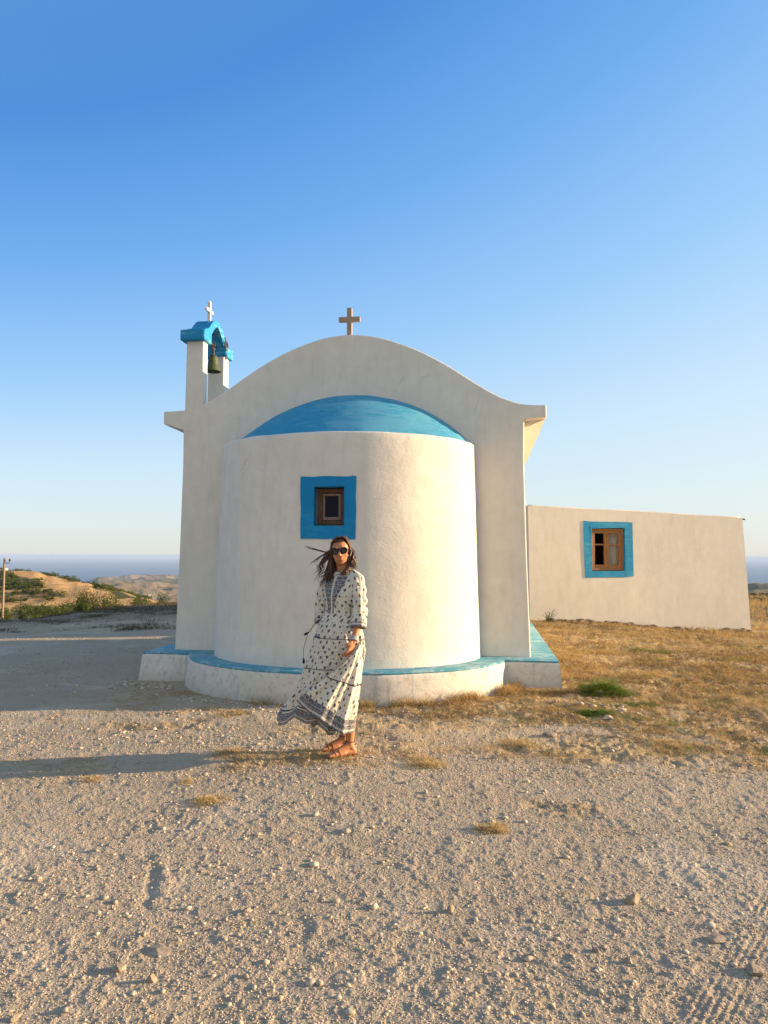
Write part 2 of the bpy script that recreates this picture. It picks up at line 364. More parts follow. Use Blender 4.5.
r_ = np.hypot(X, Y)
fattr(me, 'far', sst(15, 23, r_ + 3 * fbm(X * .5, Y * .5, 4, 51)))
# dirt road and track on the near left hill, in world metres
def polyd(x, y, pts):
    d = np.full_like(x, 1e9)
    for p, q in zip(pts[:-1], pts[1:]): d = np.minimum(d, seg_d(x, y, p, q)[0])
    return d
def onk(px, Yd): return ((px - 384) / 740 * Yd, Yd)
road1 = [onk(25, 111), onk(50, 106), onk(72, 101), onk(88, 94), onk(96, 88), onk(104, 82), onk(125, 78)]
road2 = [onk(-60, 77), onk(0, 79), onk(35, 84), onk(70, 87), onk(100, 84)]
rd = np.minimum(polyd(X, Y, road1) / 2.6, polyd(X, Y, road2) / 2.4) + fbm(X * .2, Y * .2, 3, 61) * .5
rdm = sst(1.25, .8, rd)
bank = sst(.1, .35, fbm(X * .09, Y * .05, 3, 66) + .25 - np.abs(Y - 84) / 30) 
fattr(me, 'road', np.clip(np.maximum(rdm, bank * .8), 0, 1) * sst(50, 60, r_) * sst(260, 150, r_))
g = NM('ground_material'); v = g.co()
pos = v
gr = g.attr('grass'); far = g.attr('far'); rdn = g.attr('road')
big = g.noise(pos, .7, 5, .6); mid = g.noise(pos, 5, 6, .65); fine = g.noise(pos, 60, 6, .7); peb = g.vor(pos, 70, 'Distance'); pebc = g.vor(pos, 70, 'Color')
grav = g.mix(g.mr(big, .3, .7), (.48, .385, .27), (.61, .505, .37))
grav = g.mix(g.math('MULTIPLY', g.mr(mid, .35, .7), .5), grav, (.66, .56, .42))
grav = g.mix(g.math('MULTIPLY', g.mr(fine, .3, .75), .5), g.mix(.5, grav, (.16, .12, .08)), grav)
grav = g.mix(g.math('MULTIPLY', g.mr(g.noise(pos, 140, 3, .8), .55, .72), .5), grav, (.66, .56, .41))
# pale trampled chalky patches
grav = g.mix(g.math('MULTIPLY', g.mr(g.noise(pos, .9, 5, .65, .5), .54, .68), .4), grav, (.70, .61, .47))
soil = g.mix(g.mr(g.noise(pos, 3.2, 7, .7), .35, .65), (.38, .26, .12), (.62, .48, .27))
soil = g.mix(g.math('MULTIPLY', g.mr(g.noise(pos, 11, 6, .7), .46, .62), .75), soil, (.22, .14, .06))
soil = g.mix(g.math('MULTIPLY', g.mr(g.noise(pos, 27, 5, .75), .5, .62), .6), soil, (.24, .16, .07)); soil = g.mix(g.math('MULTIPLY', g.mr(g.noise(pos, 1.7, 4, .6), .60, .70), .5), soil, (.12, .13, .04))
soil = g.mix(g.math('MULTIPLY', g.mr(g.noise(pos, 2.1, 5, .65), .58, .66), .6), soil, (.42, .36, .28))
near = g.mix(gr, grav, soil); near = g.mix(g.math('MULTIPLY', g.attr('bare'), .8), near, g.mix(g.mr(g.noise(pos, 8, 5, .6), .3, .7), (.50, .36, .19), (.60, .45, .26)))
# far country
scr = g.noise(pos, .16, 8, .72, .3); scr2 = g.noise(pos, .035, 6, .65)
hill = g.mix(g.mr(g.noise(pos, .4, 6, .7), .35, .65), (.42, .25, .10), (.56, .37, .17))
hill = g.mix(g.mr(scr, .44, .54), hill, (.075, .085, .03))
hill = g.mix(g.mr(g.noise(pos, .5, 5, .7), .60, .70), hill, (.40, .34, .26))
farc = g.mix(g.mr(g.noise(pos, .006, 8, .7), .42, .58), (.34, .24, .15), (.11, .12, .06))
farc = g.mix(g.mr(g.noise(pos, .012, 6, .8), .60, .68), farc, (.48, .40, .30))
vv = g.n('ShaderNodeVectorMath', operation='LENGTH'); g.l(v, vv.inputs[0]); dist = vv.outputs['Value']
hill = g.mix(g.mr(dist, 160, 420), hill, farc)
hill = g.mix(rdn, hill, g.mix(g.mr(g.noise(pos, .7, 5), .35, .65), (.52, .30, .12), (.62, .41, .20)))
lipc = g.mix(g.mr(mid, .35, .65), (.17, .14, .09), (.30, .24, .15))
hill = g.mix(g.mr(dist, 60, 45), hill, lipc)
col = g.mix(far, near, hill)
hh = g.math('ADD', g.math('MULTIPLY', fine, .8), g.math('MULTIPLY', peb, -.6))
bf = g.mr(dist, 14, 40, 1, 0)
bn = g.n('ShaderNodeBump'); g.l(hh, bn.inputs['Height']); g.l(g.math('MULTIPLY', bf, .75), bn.inputs['Strength']); bn.inputs['Distance'].default_value = .012
b2 = g.bump(g.noise(pos, 22, 5, .7), .5, .02, bn.outputs[0])
b2b = g.n('ShaderNodeBump'); g.l(g.noise(pos, 9, 7, .75), b2b.inputs['Height']); g.l(g.math('MULTIPLY', gr, .8), b2b.inputs['Strength']); b2b.inputs['Distance'].default_value = .05; g.l(b2, b2b.inputs['Normal']); b2 = b2b.outputs[0]
b3 = g.n('ShaderNodeBump'); g.l(scr, b3.inputs['Height']); g.l(far, b3.inputs['Strength']); b3.inputs['Distance'].default_value = 2.0; g.l(b2, b3.inputs['Normal'])
gm = g.fin(col, .95, b3.outputs[0], Specular_IOR_Level=.1)
go = link('ground', me, gm, None, True); tag(go, kind='structure', label='stony gravel hilltop with dry grass falling away to far hills', cat='ground')

# sea
n = 128; sr = [(0, 0)]
mb = MB()
vs = [(0, 0, SEA)] + [(r0 * math.sin(2 * math.pi * k / n), r0 * math.cos(2 * math.pi * k / n), SEA) for r0 in (800, 3000, 8000, 20000, 64000) for k in range(n)]
fs = [(0, 1 + (k + 1) % n, 1 + k) for k in range(n)] + [(1 + j * n + k, 1 + j * n + (k + 1) % n, 1 + (j + 1) * n + (k + 1) % n, 1 + (j + 1) * n + k) for j in range(4) for k in range(n)]
q = NM('sea_water'); v = q.co(); sb = q.bump(q.noise(q.map(v, (1, 1, 1)), .05, 6, .7), .35, 2.0)
mb.add(vs, fs).build('sea', q.fin((.035, .12, .22), .5, sb, Specular_IOR_Level=.08))
tag(bpy.data.objects['sea'], 'deep blue hazy sea out to the horizon', 'sea', kind='structure')
# haze
hb = MB().box(-66000, 66000, -66000, 66000, -176, 9)
ho = hb.build('haze', None); hm = bpy.data.materials.new('haze_air'); hm.use_nodes = True; t = hm.node_tree; t.nodes.clear()
pv = t.nodes.new('ShaderNodeVolumePrincipled'); om = t.nodes.new('ShaderNodeOutputMaterial'); t.links.new(pv.outputs[0], om.inputs['Volume'])
pv.inputs['Color'].default_value = (.50, .64, .86, 1); pv.inputs['Density'].default_value = 8e-5; pv.inputs['Anisotropy'].default_value = 0
ho.data.materials.append(hm); tag(ho, 'thin pale sea haze over the far hills', 'haze', kind='stuff')
# ------------------------------------------------------------ chapel
CPOS = (-.42, 8.55, 0); PSI = .135
chapel = empty('chapel', CPOS, -PSI)
tag(chapel, 'small whitewashed Greek chapel with rounded apse and blue half dome', 'chapel')
PT = .41                                    # top of the plinth
def chw(x, y): c, s = math.cos(-PSI), math.sin(-PSI); return CPOS[0] + c * x - s * y, CPOS[1] + s * x + c * y
def noisy(me, amp, sc=2.0, seed=0):
    co = np.empty(len(me.vertices) * 3, np.float32); me.vertices.foreach_get('co', co); co = co.reshape(-1, 3)
    co[:, 0] += amp * fbm(co[:, 1] * sc + co[:, 2] * sc * .7, co[:, 2] * sc, 3, seed); co[:, 1] += amp * fbm(co[:, 0] * sc + 7, co[:, 2] * sc, 3, seed + 3)
    me.vertices.foreach_set('co', co.ravel()); me.update()
gab = [(0, 4.115), (.2, 4.100), (.45, 4.043), (.8, 3.908), (1.15, 3.715), (1.5, 3.480), (1.75, 3.333), (1.95, 3.256), (2.1, 3.232), (2.268, 3.225)]
def catmull(p, n=4):
    o = []
    for i in range(len(p) - 1):
        a, b, c, d = [Vector(p[max(0, min(len(p) - 1, j))]) for j in (i - 1, i, i + 1, i + 2)]
        for k in range(n):
            t = k / n; o.append(tuple(.5 * ((2 * b) + (c - a) * t + (2 * a - 5 * b + 4 * c - d) * t * t + (3 * b - a - 3 * c + d) * t ** 3)))
    return o + [tuple(p[-1])]
gs = catmull(gab, 3)
def facade_poly(dl=.03):
    right = gs + [(2.268, 3.085), (2.02, 3.06)]
    left = [(-x, z + dl * sst(1.5, 2.2, x)) for x, z in gs[1:]] + [(-2.268, 3.10), (-2.015, 3.02)]
    return right + [(2.012, 2.6), (2.035, 1.5), (2.07, .38)] + [(-2.07, .38), (-2.035, 1.5), (-2.012, 2.6)] + left[::-1]
def gable(y0, y1): return MB().prism(facade_poly(), y0, y1).mesh('gable_wall', tri=True, bevel=.018, seg=3)
link('gable_wall', gable(0, .13), M['wall'], chapel, False)
link('gable_wall', gable(4.6, 4.8), M['wall'], chapel, False)
# body: side walls with a coved eave, vault roof above
body = [(-2.0, .38), (-2.0, 2.98), (-2.26, 3.10), (2.262, 3.085), (2.0, 2.98), (2.0, .38)]
link('side_wall', MB().prism(body, .13, 4.6).mesh('side_wall', tri=True), M['wall'], chapel)
roof = [(x, z - .055) for x, z in gs if x < 2.1] + [(2.26, 3.17), (2.26, 3.095)]
roof = roof + [(-x, z) for x, z in roof[::-1]][:-1]
link('roof', MB().prism(roof, .13, 4.6).mesh('roof', tri=True), M['wall'], chapel)

# plinth
K = .79
def ell_pt(Rx, a, y0=0): return (Rx * math.cos(a), y0 - K * Rx * math.sin(a))
def plinth_outline(W, f, Rp, rear, n=40):
    a0 = math.asin(f / (K * Rp)); pts = [(W, rear), (W, -f)]
    pts += [ell_pt(Rp, a0 + (math.pi - 2 * a0) * i / n) for i in range(n + 1)]
    return pts + [(-W, -f), (-W, rear)]
def plinth_part(W, f, Rp, rear, lv):
    m = MB(); rings = [[(x, y, z) for x, y in plinth_outline(W + dw, f + dw, Rp + dw, rear + dw)] for z, dw in lv]
    nn = len(rings[0]); vv_ = [p for r in rings for p in r]
    ff = [(i * nn + k, i * nn + (k + 1) % nn, (i + 1) * nn + (k + 1) % nn, (i + 1) * nn + k) for i in range(len(rings) - 1) for k in range(nn)]
    ff.append(tuple((len(rings) - 1) * nn + k for k in range(nn))); ff.append(tuple(range(nn))[::-1])
    return m.add(vv_, ff)
pm = plinth_part(2.352, .265, 1.812, 5.06, [(-.4, .05), (-.1, .04), (0, .032), (.1, .024), (.2, .015), (.3, .006), (.36, .001), (.375, -.004), (.385, -.012)]).smooth_mesh('plinth', tri=True)
noisy(pm, .016, 3.1, 3); link('plinth', pm, M['plinthw'], chapel)
pm = plinth_part(2.352, .265, 1.812, 5.06, [(.383, -.014), (.398, -.006), (.405, -.012), (.41, -.024)]).smooth_mesh('plinth_top', tri=True)
noisy(pm, .016, 3.1, 3); link('plinth_top', pm, M['ledge'], chapel)

# apse wall: elliptical, with a window opening
AZ0, AZ1 = .395, 2.775
def aR(z): return 1.517 + (1.462 - 1.517) * (z - .41) / 2.36
wx0, wx1, wz0, wz1 = -.128, .178, 1.822, 2.212
def asurf(x, z, off=0):
    Rr_ = aR(z) + off; a = math.acos(max(-1, min(1, x / Rr_))); return (x, -K * Rr_ * math.sin(a), z)
def xs_line():
    xs = [math.cos(t) for t in np.linspace(0, math.pi, 97)]
    return xs
angs = sorted(set([round(float(t), 5) for t in np.linspace(0, math.pi, 97)]) | {round(math.acos(wx0 / aR(2)), 5), round(math.acos(wx1 / aR(2)), 5)})
aw0, aw1 = round(math.acos(wx1 / aR(2)), 5), round(math.acos(wx0 / aR(2)), 5)
angs = [a for a in angs if a in (aw0, aw1) or min(abs(a - aw0), abs(a - aw1)) > .01]
zs = sorted(set(np.round(np.linspace(AZ0, AZ1 - .02, 40), 4)) | {wz0, wz1}); zs = [z for z in zs if z in (wz0, wz1) or min(abs(z - wz0), abs(z - wz1)) > .015]
m = MB(); vv_ = []
for z in zs:
    for a in angs:
        x, y = ell_pt(aR(z), a); d_ = .006 * float(fbm(np.array([a * 3.0]), np.array([z * 1.6]), 3, 21)[0]); l = math.hypot(x, y)
        vv_.append((x * (1 + d_ / l), y * (1 + d_ / l), z))
# rounded rim and flat rim top to the dome
for dz, dr in ((.006, .004), (.014, .012), (.02, .03), (.022, .06), (.02, .12)):
    z = AZ1 - .02 + dz
    for a in angs:
        x, y = ell_pt(aR(z) - dr, a); wob = .008 * float(fbm(np.array([a * 5.0]), np.array([1.]), 3, 22)[0]); vv_.append((x, y, z + wob))
NA = len(angs); NZ = len(zs) + 5; ff = []
for j in range(NZ - 1):
    for i in range(NA - 1):
        if j < len(zs) - 1 and zs[j] >= wz0 - 1e-4 and zs[j + 1] <= wz1 + 1e-4 and angs[i] >= aw0 - 1e-4 and angs[i + 1] <= aw1 + 1e-4: continue
        ff.append((j * NA + i, j * NA + i + 1, (j + 1) * NA + i + 1, (j + 1) * NA + i))
m.add(vv_, ff)
link('apse_wall', m.smooth_mesh('apse_wall', 50), M['wall'], chapel)
# half dome
m = MB(); vv_ = []; nd, na = 24, 72
for j in range(nd + 1):
    s_ = 1 - j / nd
    for i in range(na + 1):
        xn = math.cos(math.pi * i / na); wn_ = max(0, 1 - xn * xn)
        vv_.append((.035 + 1.385 * xn, -.001 - 1.05 * math.sqrt(wn_) * s_, 2.765 + .63 * wn_ ** .82 * (1 - s_ ** 1.25)))
m.add(vv_, [(j * (na + 1) + i, j * (na + 1) + i + 1, (j + 1) * (na + 1) + i + 1, (j + 1) * (na + 1) + i) for j in range(nd) for i in range(na)])
dm = m.mesh('half_dome'); noisy(dm, .02, 2.5, 9); link('half_dome', dm, M['domeb'], chapel, True)

# apse window: painted surround patch, deep reveal, frame, sash, pane
wy = asurf(.025, 2.0)[1]
win = MB()
def patch(x0, x1, z0, z1, off):
    m = MB(); nx = max(2, int((x1 - x0) / .03)); nz = max(2, int((z1 - z0) / .1))
    pts = [asurf(x0 + (x1 - x0) * i / nx, z0 + (z1 - z0) * j / nz, off) for j in range(nz + 1) for i in range(nx + 1)]
    return pts, [(j * (nx + 1) + i, j * (nx + 1) + i + 1, (j + 1) * (nx + 1) + i + 1, (j + 1) * (nx + 1) + i) for j in range(nz) for i in range(nx)]
for q_ in ((-.268, wx0, 1.688, 2.314), (wx1, .297, 1.688, 2.314), (wx0, wx1, 1.688, wz0), (wx0, wx1, wz1, 2.314)):
    win.add(*patch(*q_, .009))
ym = wy + .20
win.add([(wx0, wy - .008, wz0), (wx0, ym, wz0 + .01), (wx0, ym, wz1 - .01), (wx0, wy - .008, wz1)], [(0, 1, 2, 3)])
win.add([(wx1, wy - .008, wz0), (wx1, ym, wz0 + .01), (wx1, ym, wz1 - .01), (wx1, wy - .008, wz1)], [(0, 3, 2, 1)])
win.add([(wx0, wy - .011, wz0), (wx1, wy - .011, wz0), (wx1, ym, wz0 + .01), (wx0, ym, wz0 + .01)], [(0, 1, 2, 3)])
win.add([(wx0, wy - .011, wz1), (wx1, wy - .011, wz1), (wx1, ym, wz1 - .01), (wx0, ym, wz1 - .01)], [(0, 3, 2, 1)])
surround = win.build('window_surround', M['blue'], chapel)
def wobble(me, amp, sc, sd):
    for vv in me.vertices:
        x, y, z = vv.co; vv.co.x += amp * float(fbm(np.array([x * sc + 3]), np.array([z * sc]), 3, sd)[0]); vv.co.z += amp * float(fbm(np.array([x * sc]), np.array([z * sc + 9]), 3, sd)[0])
wobble(surround.data, .012, 7, 4)
tag(surround, 'square of bright blue paint round the small apse window')
def frame_boxes(m, x0, x1, z0, z1, t, y0, y1, tb=None):
    tb = tb or t
    m.box(x0, x0 + t, y0, y1, z0, z1); m.box(x1 - t, x1, y0, y1, z0, z1)
    m.box(x0 + t, x1 - t, y0 + .001, y1, z0, z0 + tb); m.box(x0 + t, x1 - t, y0 + .001, y1, z1 - t, z1)
wn = empty('window', (0, 0, 0)); wn.parent = chapel
m = MB(); frame_boxes(m, wx0 + .02, wx1 - .006, wz0 + .012, wz1 - .012, .040, wy + .10, wy + .17); m.build('window_frame', M['wooddk'], wn, bevel=.003)
m = MB(); frame_boxes(m, wx0 + .062, wx1 - .052, wz0 + .058, wz1 - .058, .026, wy + .118, wy + .155, .034); m.build('sash', M['woodgrey'], wn, bevel=.003)
MB().box(wx0 + .085, wx1 - .075, wy + .138, wy + .142, wz0 + .088, wz1 - .08).build('pane', M['glass'], wn)
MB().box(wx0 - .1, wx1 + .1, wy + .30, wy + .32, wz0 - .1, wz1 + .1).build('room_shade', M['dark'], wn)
MB().box(wx0 + .001, wx0 + .019, wy + .11, wy + .19, wz0 + .012, wz1 - .012).build('jamb_liner', M['woodgrey'], wn, bevel=.003)

# wooden cross on the gable
m = MB(); m.box(-.037, .021, .07, .125, 4.06, 4.46); m.box(-.137, .120, .072, .123, 4.295, 4.352)
m.build('gable_cross', M['crosswood'], chapel, bevel=.004)

# belfry
bel = empty('belfry', (0, 0, 0)); bel.parent = chapel
def pillar(y0, y1, zb, x0=-1.99, x1=-1.775):
    b = [(x0, y0), (x1, y0), (x1, y1), (x0, y1)]; m = MB()
    v = [(x - (.012 if x < -1.9 else -.0), y, zb) for x, y in b] + [(x, y, 4.15) for x, y in b]
    return m.add(v, [(0, 1, 5, 4), (1, 2, 6, 5), (2, 3, 7, 6), (3, 0, 4, 7), (4, 5, 6, 7), (3, 2, 1, 0)]).mesh('pillar', bevel=.012, seg=2)
link('pillar', pillar(-.003, .135, 3.0), M['wall'], bel)
link('pillar', pillar(.70, .88, 3.0), M['wall'], bel)
def arcpts(y, z, n=10): return [(a, b) for a, b in catmull(list(zip(y, z)), n)]
outer = [(.03, 4.14), (.03, 4.27), (.10, 4.285)] + arcpts([.10, .17, .24, .33, .4375, .545, .635, .705, .775], [4.285, 4.33, 4.395, 4.455, 4.48, 4.455, 4.395, 4.33, 4.285], 4)[1:] + [(.86, 4.27), (.86, 4.14)]
inner = [(.72, 4.14)] + arcpts([.72, .70, .64, .55, .4375, .325, .235, .175, .155], [4.14, 4.19, 4.25, 4.34, 4.405, 4.34, 4.25, 4.19, 4.14], 4)[1:]
arch = MB().prism(outer + inner, -2.0, -1.765, 'x').mesh('arch', tri=True, bevel=.008)
link('arch', arch, M['belfb'], bel)
m = MB()
for y0, y1 in ((-.075, .17), (.675, .955)): MB().box(-2.05, -1.735, y0, y1, 4.10, 4.235).build('capital', M['belfb'], bel, bevel=.02, seg=2)
MB().box(-1.945, -1.82, .26, .615, 4.395, 4.43).add([], []).box(-1.99, -1.775, .28, .595, 4.40, 4.44).build('arch_moulding', M['belfb'], bel, bevel=.01)
m = MB(); m.box(-1.90, -1.865, .42, .455, 4.46, 4.72); m.box(-1.898, -1.867, .35, .525, 4.60, 4.64)
m.ell((-1.8825, .4375, 4.725), (.026, .022, .026), None, 8, 6); m.ell((-1.8825, .345, 4.62), (.022, .024, .026), None, 8, 6); m.ell((-1.8825, .53, 4.62), (.022, .024, .026), None, 8, 6)
m.build('belfry_cross', M['wall'], bel, merge=False)
m = MB(); m.tube([(-1.88, .155, 4.22), (-1.88, .72, 4.22)], .012, 6); m.tube([(-1.88, .40, 4.22), (-1.80, .40, 4.30), (-1.74, .40, 4.31)], .008, 6)
m.tube([(-1.74, .62, 4.33), (-1.74, .72, 4.20), (-1.74, .66, 4.05)], .008, 6)
wh = [(-1.74, .69 + .055 * math.cos(a), 4.235 + .055 * math.sin(a)) for a in np.linspace(0, 2 * math.pi, 17)]
m.tube(wh, .008, 6); 
for a in range(4): m.tube([(-1.74, .69, 4.235), (-1.74, .69 + .055 * math.cos(a * 1.57), 4.235 + .055 * math.sin(a * 1.57))], .005, 5)
m.build('bell_gear', M['iron'], bel, merge=False)

# the bell hangs in the arch: a thing of its own
bx_, by_ = chw(-1.83, .46)
bell = empty('bell', (bx_, by_, 3.845), -PSI); tag(bell, 'green weathered bronze bell hanging in the blue topped belfry', 'bell')
prof = [(.0, .215), (.03, .213), (.05, .198), (.058, .17), (.064, .12), (.072, .07), (.088, .03), (.102, .008), (.104, 0), (.096, .0), (.08, .03), (.064, .07), (.055, .12), (.04, .18), (0, .19)]
MB().lathe(prof, n=28).build('bell_body', M['bronze'], bell, True)
m = MB().tube([(0, 0, .21), (0, 0, .30)], .016, 8); m.tube([(0, -.05, .30), (0, .05, .30), (0, .04, .34), (0, .04, .375)], .012, 6); m.build('hanger', M['iron'], bell, merge=False)
MB().tube([(0, 0, .18), (.0, -.02, -.01), (0, -.022, -.03)], [.006, .008, .018], 8).build('clapper', M['iron'], bell)

# ------------------------------------------------------------ outbuilding
ANG = R(12)
annex = empty('outbuilding', (7.45, 15.35, 0), ANG)
tag(annex, 'low flat roofed whitewashed outbuilding right of the chapel with a wooden window', 'building')
def ax(x, z): return x, z
LW = 4.75; dep = 8.6
# front wall with a window hole, as a grid in x and z; local x from -LW to 0
hx0, hx1, hz0, hz1 = -3.43, -2.70, 1.235, 2.09
gx = sorted(set(np.round(np.linspace(-LW, 0, 26), 3)) | {hx0, hx1}); gz = sorted(set(np.round(np.linspace(-.6, 1, 12), 3)) | {hz0, hz1})
gx = [x for x in gx if x in (hx0, hx1) or min(abs(x - hx0), abs(x - hx1)) > .04]
NZ = 17; zrow = list(np.linspace(-.6, hz0, 8)) + list(np.linspace(hz0, hz1, 5))[1:] 
def ztop(x): return 2.335 + (-x) * .036 + .004 * math.sin(x * 2.1)
nz = len(zrow) + 3; vv_ = []
for j in range(nz):
    for x in gx:
        z = zrow[j] if j < len(zrow) else hz1 + (ztop(x) - hz1) * (j - len(zrow) + 1) / 3
        bat = .045 * (2.3 - z) / 2.4
        xx = x + (bat * 2.2 if x > -.01 else 0)
        vv_.append((xx, -bat + .006 * float(fbm(np.array([x * .9]), np.array([z * .9]), 3, 31)[0]), z))
m = MB(); n_ = len(gx); ff = []
for j in range(nz - 1):
    for i in range(n_ - 1):
        if j < len(zrow) - 1 and zrow[j] >= hz0 - 1e-4 and zrow[j + 1] <= hz1 + 1e-4 and gx[i] >= hx0 - 1e-4 and gx[i + 1] <= hx1 + 1e-4: continue
        ff.append((j * n_ + i, j * n_ + i + 1, (j + 1) * n_ + i + 1, (j + 1) * n_ + i))
m.add(vv_, ff)
T = (nz - 1) * n_
# top return, right side, left side, back
zt0, zt1 = ztop(-LW), ztop(0)
m.add([vv_[T + i] for i in range(n_)] + [(gx[i], dep, ztop(gx[i])) for i in range(n_)], [(i, i + 1, n_ + i + 1, n_ + i) for i in range(n_ - 1)])
m.add([vv_[j * n_ + n_ - 1] for j in range(nz)] + [(vv_[j * n_ + n_ - 1][0], dep, vv_[j * n_ + n_ - 1][2]) for j in range(nz)], [(j, nz + j, nz + j + 1, j + 1) for j in range(nz - 1)])
m.add([vv_[j * n_] for j in range(nz)] + [(-LW, dep, vv_[j * n_][2]) for j in range(nz)], [(j, j + 1, nz + j + 1, nz + j) for j in range(nz - 1)])
m.add([(-LW, dep, -.6), (0.12, dep, -.6), (0, dep, zt1), (-LW, dep, zt0)], [(0, 1, 2, 3)])
link('wall', m.mesh('wall', bevel=0), M['annex'], annex, True)
for p in annex.children[0].data.polygons: p.use_smooth = False
# rough lip along the roof edge
m = MB(); pts = [(x, .05 + .01 * math.sin(x * 5), ztop(x) + .002 + .004 * float(fbm(np.array([x * 4.]), np.array([0.]), 3, 5)[0])) for x in np.linspace(-LW + .03, -.04, 60)]
m.tube(pts, .022, 8); m.build('roof_edge', M['annex'], annex, True)
m = MB().tube([(-.04, .06, ztop(0) - .02), (.09, .05, ztop(0) - .03)], .016, 8); m.build('waterspout', M['iron'], annex)
# surround
aw = empty('window', (0, 0, 0)); aw.parent = annex
y0 = -.022
def by(z): return -.045 * (2.3 - z) / 2.4
sx0, sx1, sz0, sz1 = -3.60, -2.53, 1.11, 2.215
m = MB()
def slab(x0, x1, z0, z1, sk=0):
    v = [(x0, by(z0) - .012, z0), (x1, by(z0) - .012, z0), (x1, by(z1) - .012, z1), (x0, by(z1) - .012, z1)]
    v += [(a, b + .06, c) for a, b, c in v]
    m.add(v, [(0, 1, 2, 3), (7, 6, 5, 4), (0, 4, 5, 1), (1, 5, 6, 2), (2, 6, 7, 3), (3, 7, 4, 0)])
slab(sx0, hx0 + .005, sz0, sz1); slab(hx1 - .005, sx1, sz0, sz1); slab(hx0 + .005, hx1 - .005, sz0, hz0 + .005); slab(hx0 + .005, hx1 - .005, hz1 - .005, sz1)
for a0, a1, c0, c1 in ((hx0 - .03, hx0 + .004, hz0, hz1), (hx1 - .004, hx1 + .03, hz0, hz1)): m.box(a0, a1, -.02, .2, c0, c1)
m.box(hx0 - .03, hx1 + .03, -.02, .2, hz0 - .03, hz0 + .004); m.box(hx0 - .03, hx1 + .03, -.02, .2, hz1 - .004, hz1 + .03)
wobble(link('window_surround', m.mesh('window_surround', merge=False, bevel=0), M['annexb'], aw).data, .035, 2.5, 6)
m = MB(); fx0, fx1, fz0, fz1 = hx0 + .012, hx1 - .012, hz0 + .012, hz1 - .012
frame_boxes(m, fx0, fx1, fz0, fz1, .042, .035, .12); m.build('window_frame', M['wood'], aw, bevel=.004)
cxw = (fx0 + fx1) / 2
for a0, a1 in ((fx0 + .044, cxw - .002), (cxw + .002, fx1 - .044)):
    m = MB(); frame_boxes(m, a0, a1, fz0 + .044, fz1 - .044, .05, .05, .095, .07); zc = fz0 + .5; m.box(a0 + .05, a1 - .05, .058, .085, zc, zc + .028)
    m.build('sash', M['wood'], aw, bevel=.003)
    MB().box(a0 + .045, a1 - .045, .070, .074, fz0 + .1, fz1 - .09).build('pane', NMG if False else M['pane'], aw)
cu = MB(); v = []; 
for i in range(25):
    x = cxw + .09 + (fx1 - .06 - cxw - .09) * i / 24; y = .16 + .018 * math.sin(i * 1.25)
    v += [(x, y, fz0 + .06), (x, y, fz1 - .05)]
cu.add(v, [(2 * i, 2 * i + 2, 2 * i + 3, 2 * i + 1) for i in range(24)]); cu.build('curtain', M['curtain'], aw, True)
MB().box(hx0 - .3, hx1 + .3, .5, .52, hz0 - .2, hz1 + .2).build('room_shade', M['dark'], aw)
# ------------------------------------------------------------ gravel, stones, grass, shrubs
rng = np.random.RandomState(11)
phi = (1 + 5 ** .5) / 2
ico = np.array([(-1, phi, 0), (1, phi, 0), (-1, -phi, 0), (1, -phi, 0), (0, -1, phi), (0, 1, phi), (0, -1, -phi), (0, 1, -phi), (phi, 0, -1), (phi, 0, 1), (-phi, 0, -1), (-phi, 0, 1)]) / 1.9
icf = np.array([(0, 11, 5), (0, 5, 1), (0, 1, 7), (0, 7, 10), (0, 10, 11), (1, 5, 9), (5, 11, 4), (11, 10, 2), (10, 7, 6), (7, 1, 8), (3, 9, 4), (3, 4, 2), (3, 2, 6), (3, 6, 8), (3, 8, 9), (4, 9, 5), (2, 4, 11), (6, 2, 10), (8, 6, 7), (9, 8, 1)])
octv = np.array([(1, 0, 0), (0, 1, 0), (-1, 0, 0), (0, -1, 0), (0, 0, 1), (0, 0, -.6)], float)
octf = np.array([(0, 1, 4), (1, 2, 4), (2, 3, 4), (3, 0, 4), (1, 0, 5), (2, 1, 5), (3, 2, 5), (0, 3, 5)])
def rocks(x, y, s, base, fc, rs, flat=(.3, .6)):
    n = len(x); z = height(x, y)
    V = base[None] * (1 + rs.uniform(-.33, .33, (n, len(base), 1)))
    V = V + rs.uniform(-.14, .14, V.shape)
    V = V * np.stack([s, s * rs.uniform(.55, 1, n), s * rs.uniform(*flat, n)], 1)[:, None]
    a = rs.uniform(0, 6.28, n); c, q = np.cos(a)[:, None], np.sin(a)[:, None]
    P = np.stack([V[..., 0] * c - V[..., 1] * q + x[:, None], V[..., 0] * q + V[..., 1] * c + y[:, None], V[..., 2] + z[:, None] + (s * .12)[:, None]], -1)
    F = fc[None] + (np.arange(n) * len(base))[:, None, None]
    return P.reshape(-1, 3), F.reshape(-1, 3)
def scatter(n, r0, r1, half=.60, rs=rng, pw=1.0):
    # even in the ground plane for pw=1, denser towards the camera for pw<1
    u_ = rs.uniform(0, 1, n); Yd = (r0 ** (2 * pw) + u_ * (r1 ** (2 * pw) - r0 ** (2 * pw))) ** (1 / (2 * pw))
    return Yd * rs.uniform(-half, half, n), Yd
q = NM('gravel_stone'); v = q.co(); cell = q.noise(v, 23, 3, .6); 
c = q.mix(q.mr(cell, .3, .7), (.27, .21, .145), (.60, .51, .38)); c = q.mix(q.math('MULTIPLY', q.mr(q.noise(v, 57, 2), .56, .66), .55), c, (.62, .54, .42))
M['gravel'] = q.fin(c, .9, q.bump(q.noise(v, 180, 3), .4, .002))
parts_ = []
